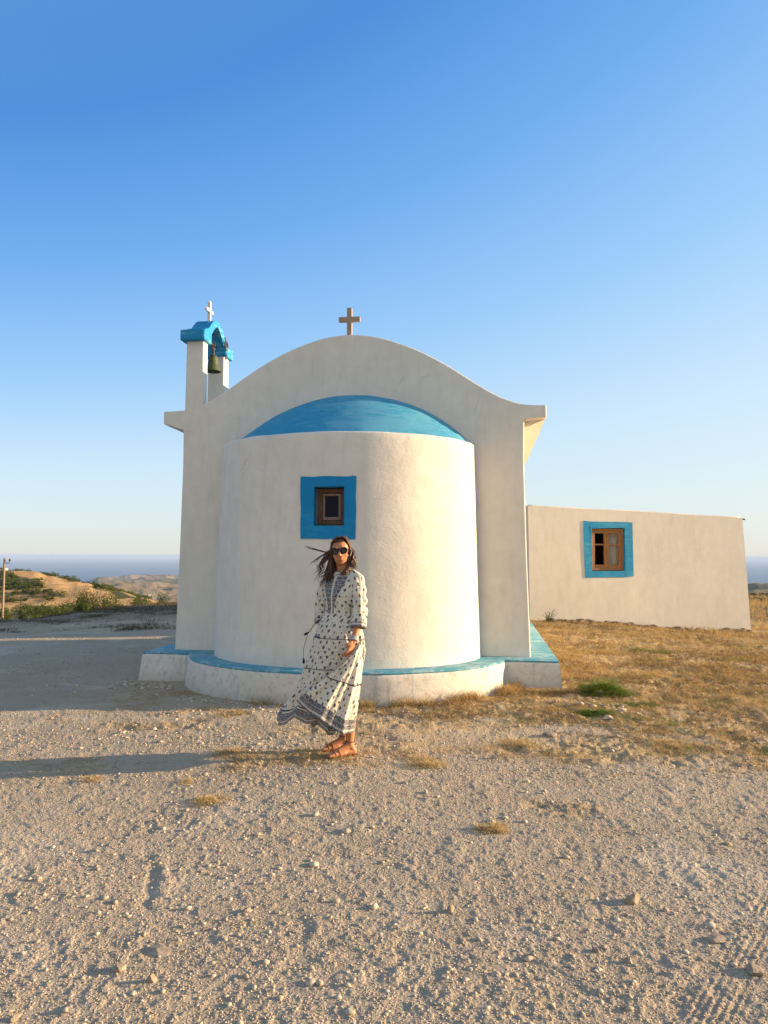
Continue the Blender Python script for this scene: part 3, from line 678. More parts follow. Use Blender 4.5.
def clip_plinth(x, y):
    dx, dy = x - CPOS[0], y - CPOS[1]; c_, s_ = math.cos(PSI), math.sin(PSI)
    lx, ly = c_ * dx - s_ * dy, s_ * dx + c_ * dy
    inside = ((np.abs(lx) < 2.40) & (ly > -.31) & (ly < 5.1)) | (((lx / 1.87) ** 2 + (ly / 1.48) ** 2) < 1)
    return ~inside
def addr(n, a, b, smin, smax, base, fc, pw=.5, power=3, clus=0):
    x, y = scatter(n, a, b, pw=pw); k = clip_plinth(x, y)
    if clus: k &= (fbm(x * 1.6, y * 1.6, 3, 90) + rng.uniform(-.3, .3, n)) > clus
    k &= rng.uniform(0, 1, n) > .8 * np.exp(-(((x - .45) / .7) ** 2 + ((y - 6.05) / .45) ** 2))
    x, y = x[k], y[k]
    s = smin + (smax - smin) * rng.uniform(0, 1, len(x)) ** power
    parts_.append(rocks(x, y, s, base, fc, rng))
addr(90000, 2.15, 5.5, .0022, .0065, octv, octf, .35)
addr(26000, 5.0, 10.5, .005, .013, octv, octf, .6)
addr(4000, 2.15, 7.0, .006, .016, ico, icf, .4, 3, -.05)
addr(5200, 5.5, 13.8, .009, .026, ico, icf, .7, 3, -.05)
addr(260, 2.3, 9.0, .013, .030, ico, icf, .6, 3)
# broken stone by the plinth corners and along the outbuilding wall
def line_rocks(n, p, q_, sp, s0, s1):
    t = rng.uniform(0, 1, n); x = p[0] + (q_[0] - p[0]) * t + rng.normal(0, sp, n); y = p[1] + (q_[1] - p[1]) * t + rng.normal(0, sp, n)
    k = clip_plinth(x, y); parts_.append(rocks(x[k], y[k], s0 + (s1 - s0) * rng.uniform(0, 1, k.sum()) ** 2, ico, icf, rng))
line_rocks(110, (1.9, 7.3), (2.3, 6.9), .22, .012, .04); line_rocks(90, (-3.0, 8.4), (-2.2, 8.1), .12, .012, .04); line_rocks(120, (-2.1, 7.6), (-.6, 6.75), .07, .01, .03)
co = np.concatenate([p for p, f in parts_]); off = 0; fl = []
for p, f in parts_: fl.append(f + off); off += len(p)
gv = link('gravel', np_mesh('gravel', co, [np.concatenate(fl)]), M['gravel'])
tag(gv, 'pale loose gravel and small stones strewn over the hilltop', 'gravel', kind='stuff')

parts_ = []
line_rocks(420, (3.1, 14.22), (7.45, 15.18), .05, .035, .12); line_rocks(260, (3.4, 14.2), (6.4, 14.85), .12, .02, .06)
rb_ = link('rubble', np_mesh('rubble', np.concatenate([p for p, f in parts_]), [np.concatenate([parts_[0][1], parts_[1][1] + len(parts_[0][0])])]), simple('dark_rubble', (.16, .12, .085), .95, .4, 14)); tag(rb_, 'dark broken rubble and clods along the foot of the outbuilding wall', 'rubble', kind='stuff')
# single stones that stand out
def stone(x, y, s, h, rz, label, seed, col=None):
    rs = np.random.RandomState(seed); bm = bmesh.new(); bmesh.ops.create_icosphere(bm, subdivisions=3, radius=1)
    cuts = [(Vector(rs.normal(0, 1, 3)).normalized(), rs.uniform(.55, .85)) for _ in range(9)]
    for vv in bm.verts:
        for nrm, d in cuts:
            e = vv.co.dot(nrm) - d
            if e > 0: vv.co -= nrm * e
        n_ = float(fbm(np.array([vv.co.x * 2.2 + seed]), np.array([vv.co.y * 2.2 + vv.co.z * 1.7]), 4, seed)[0]); vv.co *= 1 + .16 * n_
        vv.co.x *= s; vv.co.y *= s * .7; vv.co.z *= h
    me = bpy.data.meshes.new('stone'); bm.to_mesh(me); bm.free()
    o = link('stone', me, M['rock'], None); o.location = (x, y, hz(x, y) + h * .35); o.rotation_euler = (0, 0, rz); tag(o, label, 'stone', 'larger stones lying on the gravel'); return o
q = NM('rock'); v = q.co(); c = q.mix(q.mr(q.noise(v, 14, 6, .7), .35, .65), (.22, .17, .12), (.42, .34, .25)); M['rock'] = q.fin(c, .9, q.bump(q.noise(v, 40, 5, .7), .7, .006))
def gp(px, row): Yd = 1125 / (row - 556); return (px - 384) / 740 * Yd, Yd
for px, row, s, h, rz, lb in ((627, 893, .046, .042, .3, 'dark lumpy stone casting a long shadow on the right side gravel'), (744, 957, .055, .026, 1.2, 'flat pale stone lying near the right edge of the gravel'),
    (166, 940, .070, .014, -.3, 'long flat stone half buried in the lower left gravel'), (450, 902, .026, .026, .8, 'small pale rounded stone in the gravel just right of centre'),
    (622, 948, .024, .020, .1, 'small angular stone beside the wheel tracks'), (590, 938, .022, .016, 2, 'little grey stone left of the wheel tracks'), (706, 928, .06, .014, .4, 'wide sunken dark stone near the right wheel track'),
    (130, 958, .034, .022, 1.5, 'tan stone left of the long flat stone'), (162, 968, .026, .026, .5, 'small white stone just below the long flat stone'), (252, 903, .028, .016, 1, 'flat stone in the gravel below the end of the washed groove'),
    (494, 763, .04, .028, .2, 'stone lying in the dry grass right of the bare patch'), (30, 1004, .022, .016, .9, 'white stone in the lower left corner of the gravel'), (303, 1018, .026, .012, .4, 'flat whitish stone at the bottom edge of the photo'),
    (302, 803, .05, .02, .2, 'low dark stone in the gravel below the woman'), (598, 703, .07, .05, .4, 'reddish stone behind the green grass clump'), (548, 742, .10, .022, .1, 'flat grey slab right of the plinth among broken stones')):
    x, y = gp(px, row); stone(x, y, s * .8, h * .8, rz, lb, int(px))

# grass: blades as thin triangles
def blades(x, y, h0, h1, wd, lean, rs, zo=0):
    n = len(x); z = height(x, y, True) - .004 + zo; h = rs.uniform(h0, h1, n); a = rs.uniform(0, 6.28, n); b = rs.uniform(0, 6.28, n)
    dx, dy = np.cos(a) * wd * .5, np.sin(a) * wd * .5; lx, ly = np.cos(b) * lean * h, np.sin(b) * lean * h
    p0 = np.stack([x - dx, y - dy, z], 1); p1 = np.stack([x + dx, y + dy, z], 1)
    m0 = np.stack([x - dx * .7 + lx * .4, y - dy * .7 + ly * .4, z + h * .6], 1); m1 = np.stack([x + dx * .7 + lx * .4, y + dy * .7 + ly * .4, z + h * .6], 1); tp = np.stack([x + lx, y + ly, z + h], 1)
    V = np.stack([p0, p1, m1, m0, tp], 1).reshape(-1, 3); i = np.arange(n)[:, None] * 5
    return V, i + np.array([[0, 1, 2, 3]]), i + np.array([[3, 2, 4]])
def grass_obj(name, sets, m):
    V = []; Q = []; T = []; off = 0
    for v_, q_, t_ in sets: V.append(v_); Q.append(q_ + off); T.append(t_ + off); off += len(v_)
    return link(name, np_mesh(name, np.concatenate(V), [np.concatenate(Q), np.concatenate(T)]), m)
def mat_grass(name, a, b, c3, sc=9):
    q = NM(name); v = q.co(); c = q.mix(q.mr(q.noise(v, sc, 4, .7), .3, .7), a, b); c = q.mix(q.mr(q.noise(v, 2.2, 4, .6), .57, .68), c, c3)
    q.fin(c, .8); tr = q.n('ShaderNodeBsdfTranslucent'); q.l(c, tr.inputs[0]); ms = q.n('ShaderNodeMixShader'); ms.inputs[0].default_value = .3
    q.l(q.b.outputs[0], ms.inputs[1]); q.l(tr.outputs[0], ms.inputs[2]); q.l(ms.outputs[0], q.o.inputs[0]); return q.m
M['straw'] = mat_grass('dry_straw', (.30, .18, .06), (.62, .46, .21), (.24, .25, .06), 35)
M['straw_clump'] = mat_grass('straw_clump', (.44, .31, .13), (.70, .54, .27), (.3, .27, .1), 25)
M['green'] = mat_grass('green_grass', (.09, .15, .02), (.20, .26, .045), (.2, .2, .05), 14)
M['olive'] = mat_grass('shrub_leaves', (.038, .060, .014), (.105, .13, .03), (.15, .14, .05), 1.5)
def tufty(n, xa, xb, ya, yb, thr, sig=.045, per=9, sc=1.0):
    x = rng.uniform(xa, xb, n); y = rng.uniform(ya, yb, n)
    k = (grass_mask(x, y) * (.75 + fbm(x * 1.7, y * 2.4, 4, 55) * 1.6) > rng.uniform(thr, 1, n)) & clip_plinth(x, y)
    x, y = x[k], y[k]; x = np.repeat(x, per) + rng.normal(0, sig, len(x) * per); y = np.repeat(y, per) + rng.normal(0, sig, len(y) * per)
    kk = clip_plinth(x, y) & ~((y > 13.9) & (x < 7.5) & (y > 14.25 + (x - 2.85) * .21)); return x[kk], y[kk]
sets = []
x, y = tufty(34000, -2.6, 6.5, 4.6, 10.5, .2); sets.append(blades(x, y, .01, .04, .004, 1.3, rng))
x, y = tufty(12000, 1.0, 10, 8, 16.0, .2, .08); sets.append(blades(x, y, .015, .055, .007, 1.2, rng))
x, y = tufty(4000, 6, 15, 14, 24, .2, .12); sets.append(blades(x, y, .05, .16, .012, .7, rng))
# along the foot of the plinth
t = rng.uniform(.30, 1.0, 900); aa = math.pi * (1 - t); ex, ey = -1.90 * -np.cos(math.pi - aa) * -1, -1.50 * np.sin(aa)
ex = 1.93 * np.cos(aa); wx_, wy_ = CPOS[0] + math.cos(PSI) * ex + math.sin(PSI) * ey, CPOS[1] - math.sin(PSI) * ex + math.cos(PSI) * ey
x = np.repeat(wx_, 9) + rng.normal(0, .04, 8100); y = np.repeat(wy_, 9) + rng.normal(0, .04, 8100); k = clip_plinth(x, y) & (fbm(x * 4, y * 4, 3, 97) + rng.uniform(-.15, .15, len(x)) > -.02); sets.append(blades(x[k], y[k], .015, .11, .004, .8, rng))
x = rng.uniform(1.55, 2.1, 900); y = 8.35 - (x + .4) * .14 - .33 + rng.normal(0, .03, 900); k = clip_plinth(x, y); sets.append(blades(x[k], y[k], .02, .08, .004, .7, rng))
x = rng.uniform(2.9, 7.3, 1300); y = 14.15 + (x - 2.85) * .21 - np.abs(rng.normal(0, .1, 1300)); sets.append(blades(x, y, .03, .07, .008, .6, rng))
wset = []
n_ = 5200; x = rng.uniform(-1.2, 4.6, n_); y = rng.uniform(5.6, 9.6, n_); kk_ = (fbm(x * 1.9, y * 3.0, 4, 95) + rng.uniform(-.12, .12, n_) > .03) & (y > 6.75 - .45 * x) & clip_plinth(x, y) & (np.exp(-(((x - .45) / .8) ** 2 + ((y - 6.05) / .5) ** 2)) < .35)
x, y = np.repeat(x[kk_], 12), np.repeat(y[kk_], 12); x = x + rng.normal(0, .03, len(x)); y = y + rng.normal(0, .03, len(y)); kk_ = clip_plinth(x, y); wset.append(blades(x[kk_], y[kk_], .01, .045, .004, 1.2, rng))
n_ = 3600; x = rng.uniform(2, 9, n_); y = rng.uniform(8, 14, n_); kk_ = (fbm(x * 1.1, y * 1.9, 4, 98) + rng.uniform(-.12, .12, n_) > .10) & clip_plinth(x, y)
x, y = np.repeat(x[kk_], 12), np.repeat(y[kk_], 12); wset.append(blades(x + rng.normal(0, .05, len(x)), y + rng.normal(0, .05, len(y)), .015, .05, .007, 1.2, rng))
wobj = grass_obj('withered_grass', wset, mat_grass('withered_straw', (.13, .085, .035), (.30, .20, .085), (.13, .15, .04), 20)); tag(wobj, 'brown withered grass in low patches between the plinth and the gravel', 'grass', kind='stuff')
gobj = grass_obj('dry_grass', sets, M['straw']); tag(gobj, 'short golden dry grass covering the stony ground by the chapel', 'grass', kind='stuff')
# clumps that stand on their own
def clump(name, px, row, R_, n, h0, h1, m, label, cat, sy=.6):
    x0, y0 = gp(px, row)
    if 'dry' in name: R_ *= 1.1; sy = .9
    x = rng.normal(0, R_ * .5, n); y = rng.normal(0, R_ * .5 * sy, n); ck = (np.abs(x) < R_ * .95) & (np.abs(y) < R_ * .95 * sy); x, y = x[ck], y[ck]; n = len(x); kp = fbm((x + x0) * 9, (y + y0) * 9, 3, int(px)) + rng.uniform(-.25, .25, n) > (-.3 if 'dry' in name else -.6); x, y = x[kp], y[kp]; sc_x, sc_y, sc_a = rng.uniform(-.7, .7, 9) * R_, rng.uniform(-.7, .7, 9) * R_ * sy, rng.uniform(.35, 1, 9); rr = np.max([a_ * np.exp(-((x - p_) ** 2 + (y - q_) ** 2) / (R_ * .30) ** 2) for p_, q_, a_ in zip(sc_x, sc_y, sc_a)], 0) * np.exp(-.5 * (x / R_) ** 2 - .5 * (y / R_ / sy) ** 2)
    v_, q_, t_ = blades(x + x0, y + y0, h0, h1, .0045, .8, rng)
    z0 = hz(x0, y0); hs = np.repeat(rr * .8 + .2, 5); gz_ = height(v_[:, 0], v_[:, 1]); v_[:, 2] = gz_ + (v_[:, 2] - gz_) * hs
    v_ = v_ - np.array([x0, y0, z0]); o = grass_obj(name, [(v_, q_, t_)], m); o.location = (x0, y0, z0); tag(o, label, cat, 'grass clumps on the gravel'); return o
clump('grass_clump', 603, 702, .27, 6500, .07, .20, M['green'], 'bright green bushy clump of grass right of the plinth corner', 'grass clump')
clump('grass_clump', 592, 721, .20, 1500, .03, .08, M['green'], 'low green grass patch just below the bright green clump', 'grass clump')
clump('grass_clump', 650, 663, .35, 1200, .03, .09, M['green'], 'low olive grass patch on the golden ground before the outbuilding', 'grass clump')
clump('grass_clump', 640, 712, .22, 900, .03, .07, M['green'], 'thin green grass patch right of the bright green clump', 'grass clump')
dry = [(215, 800, .11, 900, 'dry grass tuft on the gravel left of the woman below her shadow'), (99, 778, .07, 350, 'tiny dry tuft under the far left of the shadow'), (490, 826, .09, 900, 'upright straw tuft standing alone on the gravel right of centre'),
       (425, 768, .16, 1300, 'brown dry grass patch right of the woman\'s feet'), (235, 757, .15, 1200, 'dry brown grass tuft at the shadow left of the woman'), (165, 744, .13, 700, 'dry grass tuft above the shadow at left'),
       (385, 776, .08, 400, 'small dry tuft just right of the nearer sandal'), (670, 748, .16, 1000, 'golden dry tuft in the middle of the right hand ground'), (700, 690, .3, 1400, 'pale straw patch near the right edge below the outbuilding'),
       (300, 772, .13, 700, 'sparse dry tuft below the woman\'s feet'), (520, 750, .16, 1200, 'dry grass patch below the right plinth corner'), (92, 759, .06, 250, 'small dry tuft just above the shadow near the left edge'), (190, 782, .06, 250, 'small dry tuft between the shadow and the larger left tuft'),
       (735, 722, .2, 1000, 'straw tuft at the far right edge of the golden ground')]
for px, row, r0, n_, lb in [d for d in dry if d[0] in (215, 99, 490, 425, 235, 520, 190, 670)]: clump('dry_grass_clump', px, row, r0, n_, .02, .065, M['straw_clump'], lb, 'grass clump')

# weeds at the foot of walls
def weed(x0, y0, H, n, label):
    z0 = hz(x0, y0); m = MB(); 
    for i in range(n):
        a = rng.uniform(0, 6.28); l = rng.uniform(.4, 1) * H; ln = rng.uniform(.1, .8)
        p = [(0, 0, 0), (math.cos(a) * l * ln * .5, math.sin(a) * l * ln * .5, l * .6), (math.cos(a) * l * ln, math.sin(a) * l * ln, l * .85)]
        m.tube(p, [.004, .003, .001], 4, False)
        for k in range(6):
            t_ = rng.uniform(.3, 1); b_ = rng.uniform(0, 6.28); c_ = Vector(p[0]).lerp(Vector(p[2]), t_) + Vector((0, 0, l * .1)); d_ = Vector((math.cos(b_), math.sin(b_), .5)) * .03
            s_ = Vector((-d_.y, d_.x, 0)) * .35; m.add([c_, c_ + d_ * .5 + s_, c_ + d_, c_ + d_ * .5 - s_], [(0, 1, 2, 3)])
    o = m.build('weed', M['olive'], None, merge=False); o.location = (x0, y0, z0); tag(o, label, 'weed', 'weeds at the foot of the walls')
for px, row, H, n_, lb in ((548, 619, .35, 16, 'leafy green weed at the left foot of the outbuilding wall'), (446, 702, .13, 14, 'small green weed against the lit front of the round plinth'), (470, 704, .10, 10, 'low weed right of the green weed on the round plinth'), (214, 697, .14, 12, 'dark weed at the shaded left end of the round plinth'), (252, 702, .10, 8, 'low weed along the shaded curve of the plinth')):
    x0, y0 = gp(px, row); y0 = min(y0, 14.0); weed((px - 384) / 740 * y0, y0, H, n_, lb)

# shrubs beyond the lip: leaf shells on stems
def leaf_cloud(rs, n, rx, ry, rz, ls, lumps=5):
    cs = [(rs.uniform(-.6, .6) * rx, rs.uniform(-.6, .6) * ry, rs.uniform(.25, .75) * rz, rs.uniform(.35, .6)) for _ in range(lumps)]
    V = []; 
    i = rs.randint(0, lumps, n); c_ = np.array(cs)[i]; d = rs.normal(0, 1, (n, 3)); d /= np.linalg.norm(d, axis=1)[:, None]; r_ = rs.uniform(.55, 1.05, n)[:, None]
    P = c_[:, :3] + d * r_ * c_[:, 3:4] * np.array([[rx, ry, rz]]); P[:, 2] = np.maximum(P[:, 2], .02)
    a = rs.normal(0, 1, (n, 3)); a /= np.linalg.norm(a, axis=1)[:, None]; b = np.cross(a, rs.normal(0, 1, (n, 3))); b /= np.linalg.norm(b, axis=1)[:, None]
    s = (ls * rs.uniform(.6, 1.3, n))[:, None]
    Q = np.stack([P - a * s, P + b * s * .5, P + a * s, P - b * s * .5], 1).reshape(-1, 3); return Q, np.arange(n * 4).reshape(-1, 4)
def shrub(px, row, Yd, wpx, hpx, label, seed, n=8000):
    rs = np.random.RandomState(seed); x, y = (px - 384) / 740 * Yd, Yd; z = hz(x, y, False); s = Yd / 740
    root = empty('shrub', (x, y, z - .05)); tag(root, label, 'shrub', 'shrubs beyond the edge of the hilltop')
    want = EYE - (row - 556) / 740 * Yd       # ground level read from the picture
    hgt = hpx * .68 * s + max(0, want - z) 
    Q, F = leaf_cloud(rs, n, wpx * s * .55, wpx * s * .4, hgt * 1.0, .052 * Yd / 50, 11)
    link('foliage', np_mesh('foliage', Q, [F]), M['olive'], root)
    m = MB()
    for k in range(5):
        a = rs.uniform(0, 6.28); m.tube([(0, 0, -.1), (math.cos(a) * wpx * s * .12, math.sin(a) * wpx * s * .12, hgt * .35), (math.cos(a) * wpx * s * .3, math.sin(a) * wpx * s * .3, hgt * .6)], [.05, .035, .015], 5)
    m.build('stem', M['wooddk'], root, merge=False)
for i, a_ in enumerate(((104, 606, 52, 30, 15, 'tall green shrub crowning the right shoulder of the left hill'), (88, 606, 56, 22, 12, 'green shrub left of the tallest one under the dirt road'), (120, 608, 48, 22, 11, 'green shrub right of the tallest one'),
    (136, 607, 46, 24, 9, 'low green shrub halfway between the tall shrub and the chapel'), (150, 608, 44, 16, 7, 'small shrub close to the chapel wall in the background'), (66, 612, 42, 26, 9, 'dark shrub at the lip of the hilltop below the track'), (45, 617, 36, 24, 10, 'dark green rounded shrub at the lip of the hilltop'),
    (26, 618, 34, 20, 9, 'dark shrub just right of the wooden pole'), (8, 620, 33, 16, 8, 'low shrub at the foot of the wooden pole'), (80, 608, 48, 18, 9, 'mid green shrub below the dirt track'), (58, 619, 30, 14, 6, 'small grey green shrub on the gravel lip'), (164, 604, 40, 16, 4, 'lowest shrub touching the chapel edge in the background'), (140, 604, 38, 30, 5, 'grey dry thicket at the edge of the gravel'))):
    shrub(a_[0], a_[1], a_[2], a_[3], a_[4], a_[5], 100 + i)
# far scrub on the hillside
rs = np.random.RandomState(5); Qs = []; Fs = []; off = 0
for i in range(1100):
    Yd = rs.uniform(70, 122); px = rs.uniform(-80, 150); x, y = (px - 384) / 740 * Yd, Yd
    rr = min(float(polyd(np.array([x]), np.array([y]), road1)[0]), float(polyd(np.array([x]), np.array([y]), road2)[0]))
    if rr < 3.0 or fbm(np.array([x * .12]), np.array([y * .12]), 3, 70)[0] + rs.uniform(-.25, .25) < -.12: continue
    if 78 < Yd < 92 and rs.uniform() < .6: continue
    z = hz(x, y, False); s = rs.uniform(.35, 1.1)
    Q, F = leaf_cloud(rs, 150, s, s, s * .7, .10, 4); Qs.append(Q + np.array([x, y, z - .1])); Fs.append(F + off); off += len(Q)
so = link('scrub', np_mesh('scrub', np.concatenate(Qs), [np.concatenate(Fs)]), M['olive']); tag(so, 'dark low scrub dotted over the orange hillside', 'scrub', kind='stuff')
# scrub on the lip right of the outbuilding and dry brush at left
Qs = []; Fs = []; off = 0
for i in range(260):
    if i < 120: Yd = rs.uniform(19, 24); px = rs.uniform(-60, 176)
    if i < 60: continue
    else: Yd = rs.uniform(22, 27); px = rs.uniform(740, 900)
    x, y = (px - 384) / 740 * Yd, Yd; z = hz(x, y, False); s = rs.uniform(.10, .22)
    Q, F = leaf_cloud(rs, 110, s, s, s * .6, .035, 3); Qs.append(Q + np.array([x, y, z - .03])); Fs.append(F + off); off += len(Q)
M['brush'] = mat_grass('dry_brush', (.09, .07, .035), (.17, .13, .07), (.07, .08, .03), 2)
n_ = 16000; y = rng.uniform(14.6, 24.5, n_); x = y * rng.uniform(-.62, -.24, n_); k = (fbm(x * 1.4, y * 1.4, 4, 93) + (y - 18) * .05 + rng.uniform(-.25, .25, n_)) > .12; x, y = np.repeat(x[k], 5), np.repeat(y[k], 5)
bv, bq, bt = blades(x + rng.normal(0, .06, len(x)), y + rng.normal(0, .06, len(x)), .015, .06, .010, 1.1, rng)
so = link('brush', np_mesh('brush', np.concatenate(Qs + [bv]), [np.concatenate(Fs + [bq + off]), bt + off]), M['brush']); tag(so, 'low dry brown brush along the edge of the hilltop', 'brush', kind='stuff')

# wooden pole with insulator
Yp = 46; xp = (5 - 384) / 740 * Yp; zp = hz(xp, Yp, False); ztp = EYE - (559 - 556) / 740 * Yp
pole = empty('utility_pole', (xp, Yp, zp)); tag(pole, 'weathered wooden utility pole at the left edge of the photo', 'utility pole'); Hh = ztp - zp
MB().tube([(0, 0, -.3), (0.02, 0, Hh * .5), (.03, 0, Hh)], [.085, .075, .06], 10).build('post', M['woodgrey'], pole, True)
m = MB().tube([(0, 0, Hh - .35), (.35, .0, Hh - .30), (.35, 0, Hh - .2)], .02, 6); m.build('bracket', M['iron'], pole, merge=False)
MB().lathe([(0, 0), (.05, 0), (.06, .05), (.04, .07), (.055, .1), (.03, .14), (0, .15)], (.35, 0, Hh - .2), 10).build('insulator', M['iron'], pole, True)
# pale hut on the ridge
Yh = 113; xh = (2 - 384) / 740 * Yh; hut = empty('hut', (xh, Yh, hz(xh, Yh, False) - .15)); tag(hut, 'tiny pale hut on the ridge at the left edge', 'hut')
MB().box(-.8, .8, -.6, .6, 0, .75).build('wall', M['annex'], hut, bevel=.03); MB().prism([(-.9, .75), (.9, .75), (.86, .86), (-.86, .86)], -.7, .7).build('roof', M['woodgrey'], hut)
# ------------------------------------------------------------ woman
PX, PY = -.325, 5.54
PZ = hz(PX, PY) - .004
person = empty('person', (PX, PY, PZ)); tag(person, 'woman in a windblown white patterned maxi dress and sunglasses standing before the chapel', 'person')
person.scale = (.945, .945, .948)
def capsule(m, a, b, ra, rb, n=14):
    a, b = Vector(a), Vector(b); d = (b - a); L = d.length; t = d.normalized(); pts = []; rr = []
    for k in range(5): q_ = -math.pi / 2 + math.pi / 2 * (k + .02) / 5; pts.append(a + t * ra * math.sin(q_)); rr.append(ra * math.cos(q_))
    for k in range(5): pts.append(a.lerp(b, k / 4)); rr.append(ra + (rb - ra) * k / 4)
    for k in range(1, 6): q_ = math.pi / 2 * (k - .02) / 5; pts.append(b + t * rb * math.sin(q_)); rr.append(rb * math.cos(q_))
    m.tube(pts, rr, n)
def remesh(m, name, vox, smooth=4, parent=None, mat=None):
    me = m.mesh(name, merge=False); o = bpy.data.objects.new(name, me); C.objects.link(o)
    r = o.modifiers.new('r', 'REMESH'); r.mode = 'VOXEL'; r.voxel_size = vox
    s = o.modifiers.new('s', 'SMOOTH'); s.iterations = smooth; s.factor = .5
    dg = bpy.context.evaluated_depsgraph_get(); nm = bpy.data.meshes.new_from_object(o.evaluated_get(dg)); bpy.data.objects.remove(o)
    nm.name = name; nm.materials.clear(); return link(name, nm, mat, parent, True)
# head frame: faces the camera, turned a little to the picture's left, chin slightly down
HC = Vector((.004, -.03, 1.568)); hy = R(-3)
HR = Matrix.Rotation(hy, 3, 'Z') @ Matrix.Rotation(R(-5), 3, 'Y') @ Matrix.Rotation(R(4), 3, 'X')
def H(x, y, z): return HC + HR @ Vector((x, y, z))          # x to the picture's right, -y is the face direction
b = MB()
b.ell(H(0, .022, .022), (.072, .090, .086), HR); b.ell(H(0, -.020, -.035), (.057, .064, .078), HR)
b.ell(H(0, -.046, -.082), (.026, .028, .022), HR); b.ell(H(.036, -.046, -.030), (.022, .022, .024), HR); b.ell(H(-.036, -.046, -.030), (.022, .022, .024), HR)
capsule(b, H(0, -.083, .012), H(0, -.104, -.022), .008, .012); b.ell(H(.011, -.093, -.026), (.008, .009, .007), HR); b.ell(H(-.011, -.093, -.026), (.008, .009, .007), HR)
b.ell(H(0, -.083, -.049), (.023, .010, .0055), HR); b.ell(H(0, -.081, -.059), (.019, .010, .007), HR)
for s_ in (-1, 1):
    b.ell(H(s_ * .030, -.074, .012), (.014, .010, .010), HR); b.ell(H(s_ * .073, .012, -.010), (.008, .018, .030), HR); b.ell(H(s_ * .028, -.072, .030), (.024, .012, .008), HR)
NK = Vector((.03, .0, 1.40)); capsule(b, H(0, .02, -.07), NK, .050, .055)
SHL, SHR = Vector((.140, -.085, 1.350)), Vector((-.105, .095, 1.352))
capsule(b, NK + Vector((.0, 0, .0)), SHL + Vector((-.02, .0, 0)), .055, .045); capsule(b, NK, SHR + Vector((.02, 0, 0)), .055, .045)
rotT = Matrix.Rotation(R(-37), 3, 'Z')
b.ell((.025, .0, 1.24), (.145, .092, .17), rotT); b.ell((.012, 0, 1.08), (.118, .085, .13), rotT); b.ell((.0, 0, .93), (.155, .11, .12), rotT)
ELL, WRL = Vector((.163, -.118, 1.085)), Vector((.118, -.195, .895))
capsule(b, SHL, ELL, .046, .036); capsule(b, ELL, WRL, .036, .023)
ELR, WRR = Vector((-.175, .13, 1.09)), Vector((-.13, .06, .87))
capsule(b, SHR, ELR, .046, .036); capsule(b, ELR, WRR, .036, .023)
def hand(wr, fwd, side, palmn):
    fwd, side, palmn = Vector(fwd).normalized(), Vector(side).normalized(), Vector(palmn).normalized()
    side = (side - fwd * side.dot(fwd)).normalized(); palmn = fwd.cross(side) if fwd.cross(side).dot(palmn) > 0 else -fwd.cross(side)
    P = lambda f, s, p: wr + fwd * f + side * s + palmn * p
    rot = Matrix((side, palmn, fwd)).transposed()
    b.ell(P(.045, 0, 0), (.036, .015, .048), rot); b.ell(P(.07, 0, .0), (.037, .013, .024), rot); capsule(b, P(-.03, 0, 0), P(.02, 0, 0), .023, .021)
    for i, (s, L) in enumerate(((.029, .070), (.010, .080), (-.010, .074), (-.028, .060))):
        p0 = P(.078, s, 0); p1 = P(.078 + L * .42, s * 1.08, .010); p2 = P(.078 + L * .66, s * 1.1, .027); p3 = P(.078 + L * .76, s * 1.1, .046)
        capsule(b, p0, p1, .0095, .0088, 8); capsule(b, p1, p2, .0088, .008, 8); capsule(b, p2, p3, .008, .0068, 8)
    capsule(b, P(.018, .022, .004), P(.044, .040, .014), .012, .010, 8); capsule(b, P(.044, .040, .014), P(.072, .036, .026), .010, .008, 8)
hand(WRL, (-.32, -.12, -.93), (-.45, -.88, .1), (-.8, .4, 0))
hand(WRR, (.15, -.15, -.95), (-.7, -.6, 0), (.6, -.5, 0))
# legs and feet
ANL, ANR = Vector((.085, -.05, .085)), Vector((.03, .13, .085))
KNL, KNR = Vector((.07, -.055, .46)), Vector((.01, .10, .46))
capsule(b, (.06, -.035, .86), KNL, .080, .052); capsule(b, (-.05, .05, .86), KNR, .080, .052)
for kn, an in ((KNL, ANL), (KNR, ANR)):
    md = kn.lerp(an, .35) + Vector((.015, 0, 0)); capsule(b, kn, md, .052, .050); capsule(b, md, an + Vector((0, 0, .03)), .050, .031); capsule(b, an + Vector((0, 0, .03)), an, .031, .032)
def foot(an, dr):
    d = Vector((dr[0], dr[1], 0)).normalized(); s = Vector((-d.y, d.x, 0)); g0 = Vector((an.x, an.y, .012))
    capsule(b, g0 + Vector((0, 0, .022)) - d * .03, an, .027, .030); capsule(b, g0 - d * .035 + Vector((0, 0, .018)), g0 + d * .05 + Vector((0, 0, .022)), .026, .026)
    capsule(b, an + d * .01 - Vector((0, 0, .01)), g0 + d * .13 + Vector((0, 0, .020)), .028, .019)
    capsule(b, g0 + d * .05 + s * .012 + Vector((0, 0, .015)), g0 + d * .14 + s * .020 + Vector((0, 0, .010)), .022, .018); capsule(b, g0 + d * .05 - s * .012 + Vector((0, 0, .014)), g0 + d * .13 - s * .022 + Vector((0, 0, .009)), .020, .016)
    for i, (o_, L, r_) in enumerate(((.030, .185, .0125), (.014, .183, .0095), (.0, .176, .009), (-.014, .166, .0085), (-.027, .154, .008))):
        capsule(b, g0 + d * (L - .055) + s * o_ * .9 + Vector((0, 0, .010)), g0 + d * (L - .010) + s * o_ + Vector((0, 0, .006)), r_, r_ * .9, 8)
    return d, s, g0
FL = foot(ANL, (-.86, -.42)); FR = foot(ANR, (-.90, -.28))
q = NM('skin'); v = q.co(); n_ = q.noise(v, 30, 4, .6); c = q.mix(q.mr(n_, .3, .7), (.44, .18, .085), (.52, .235, .12))
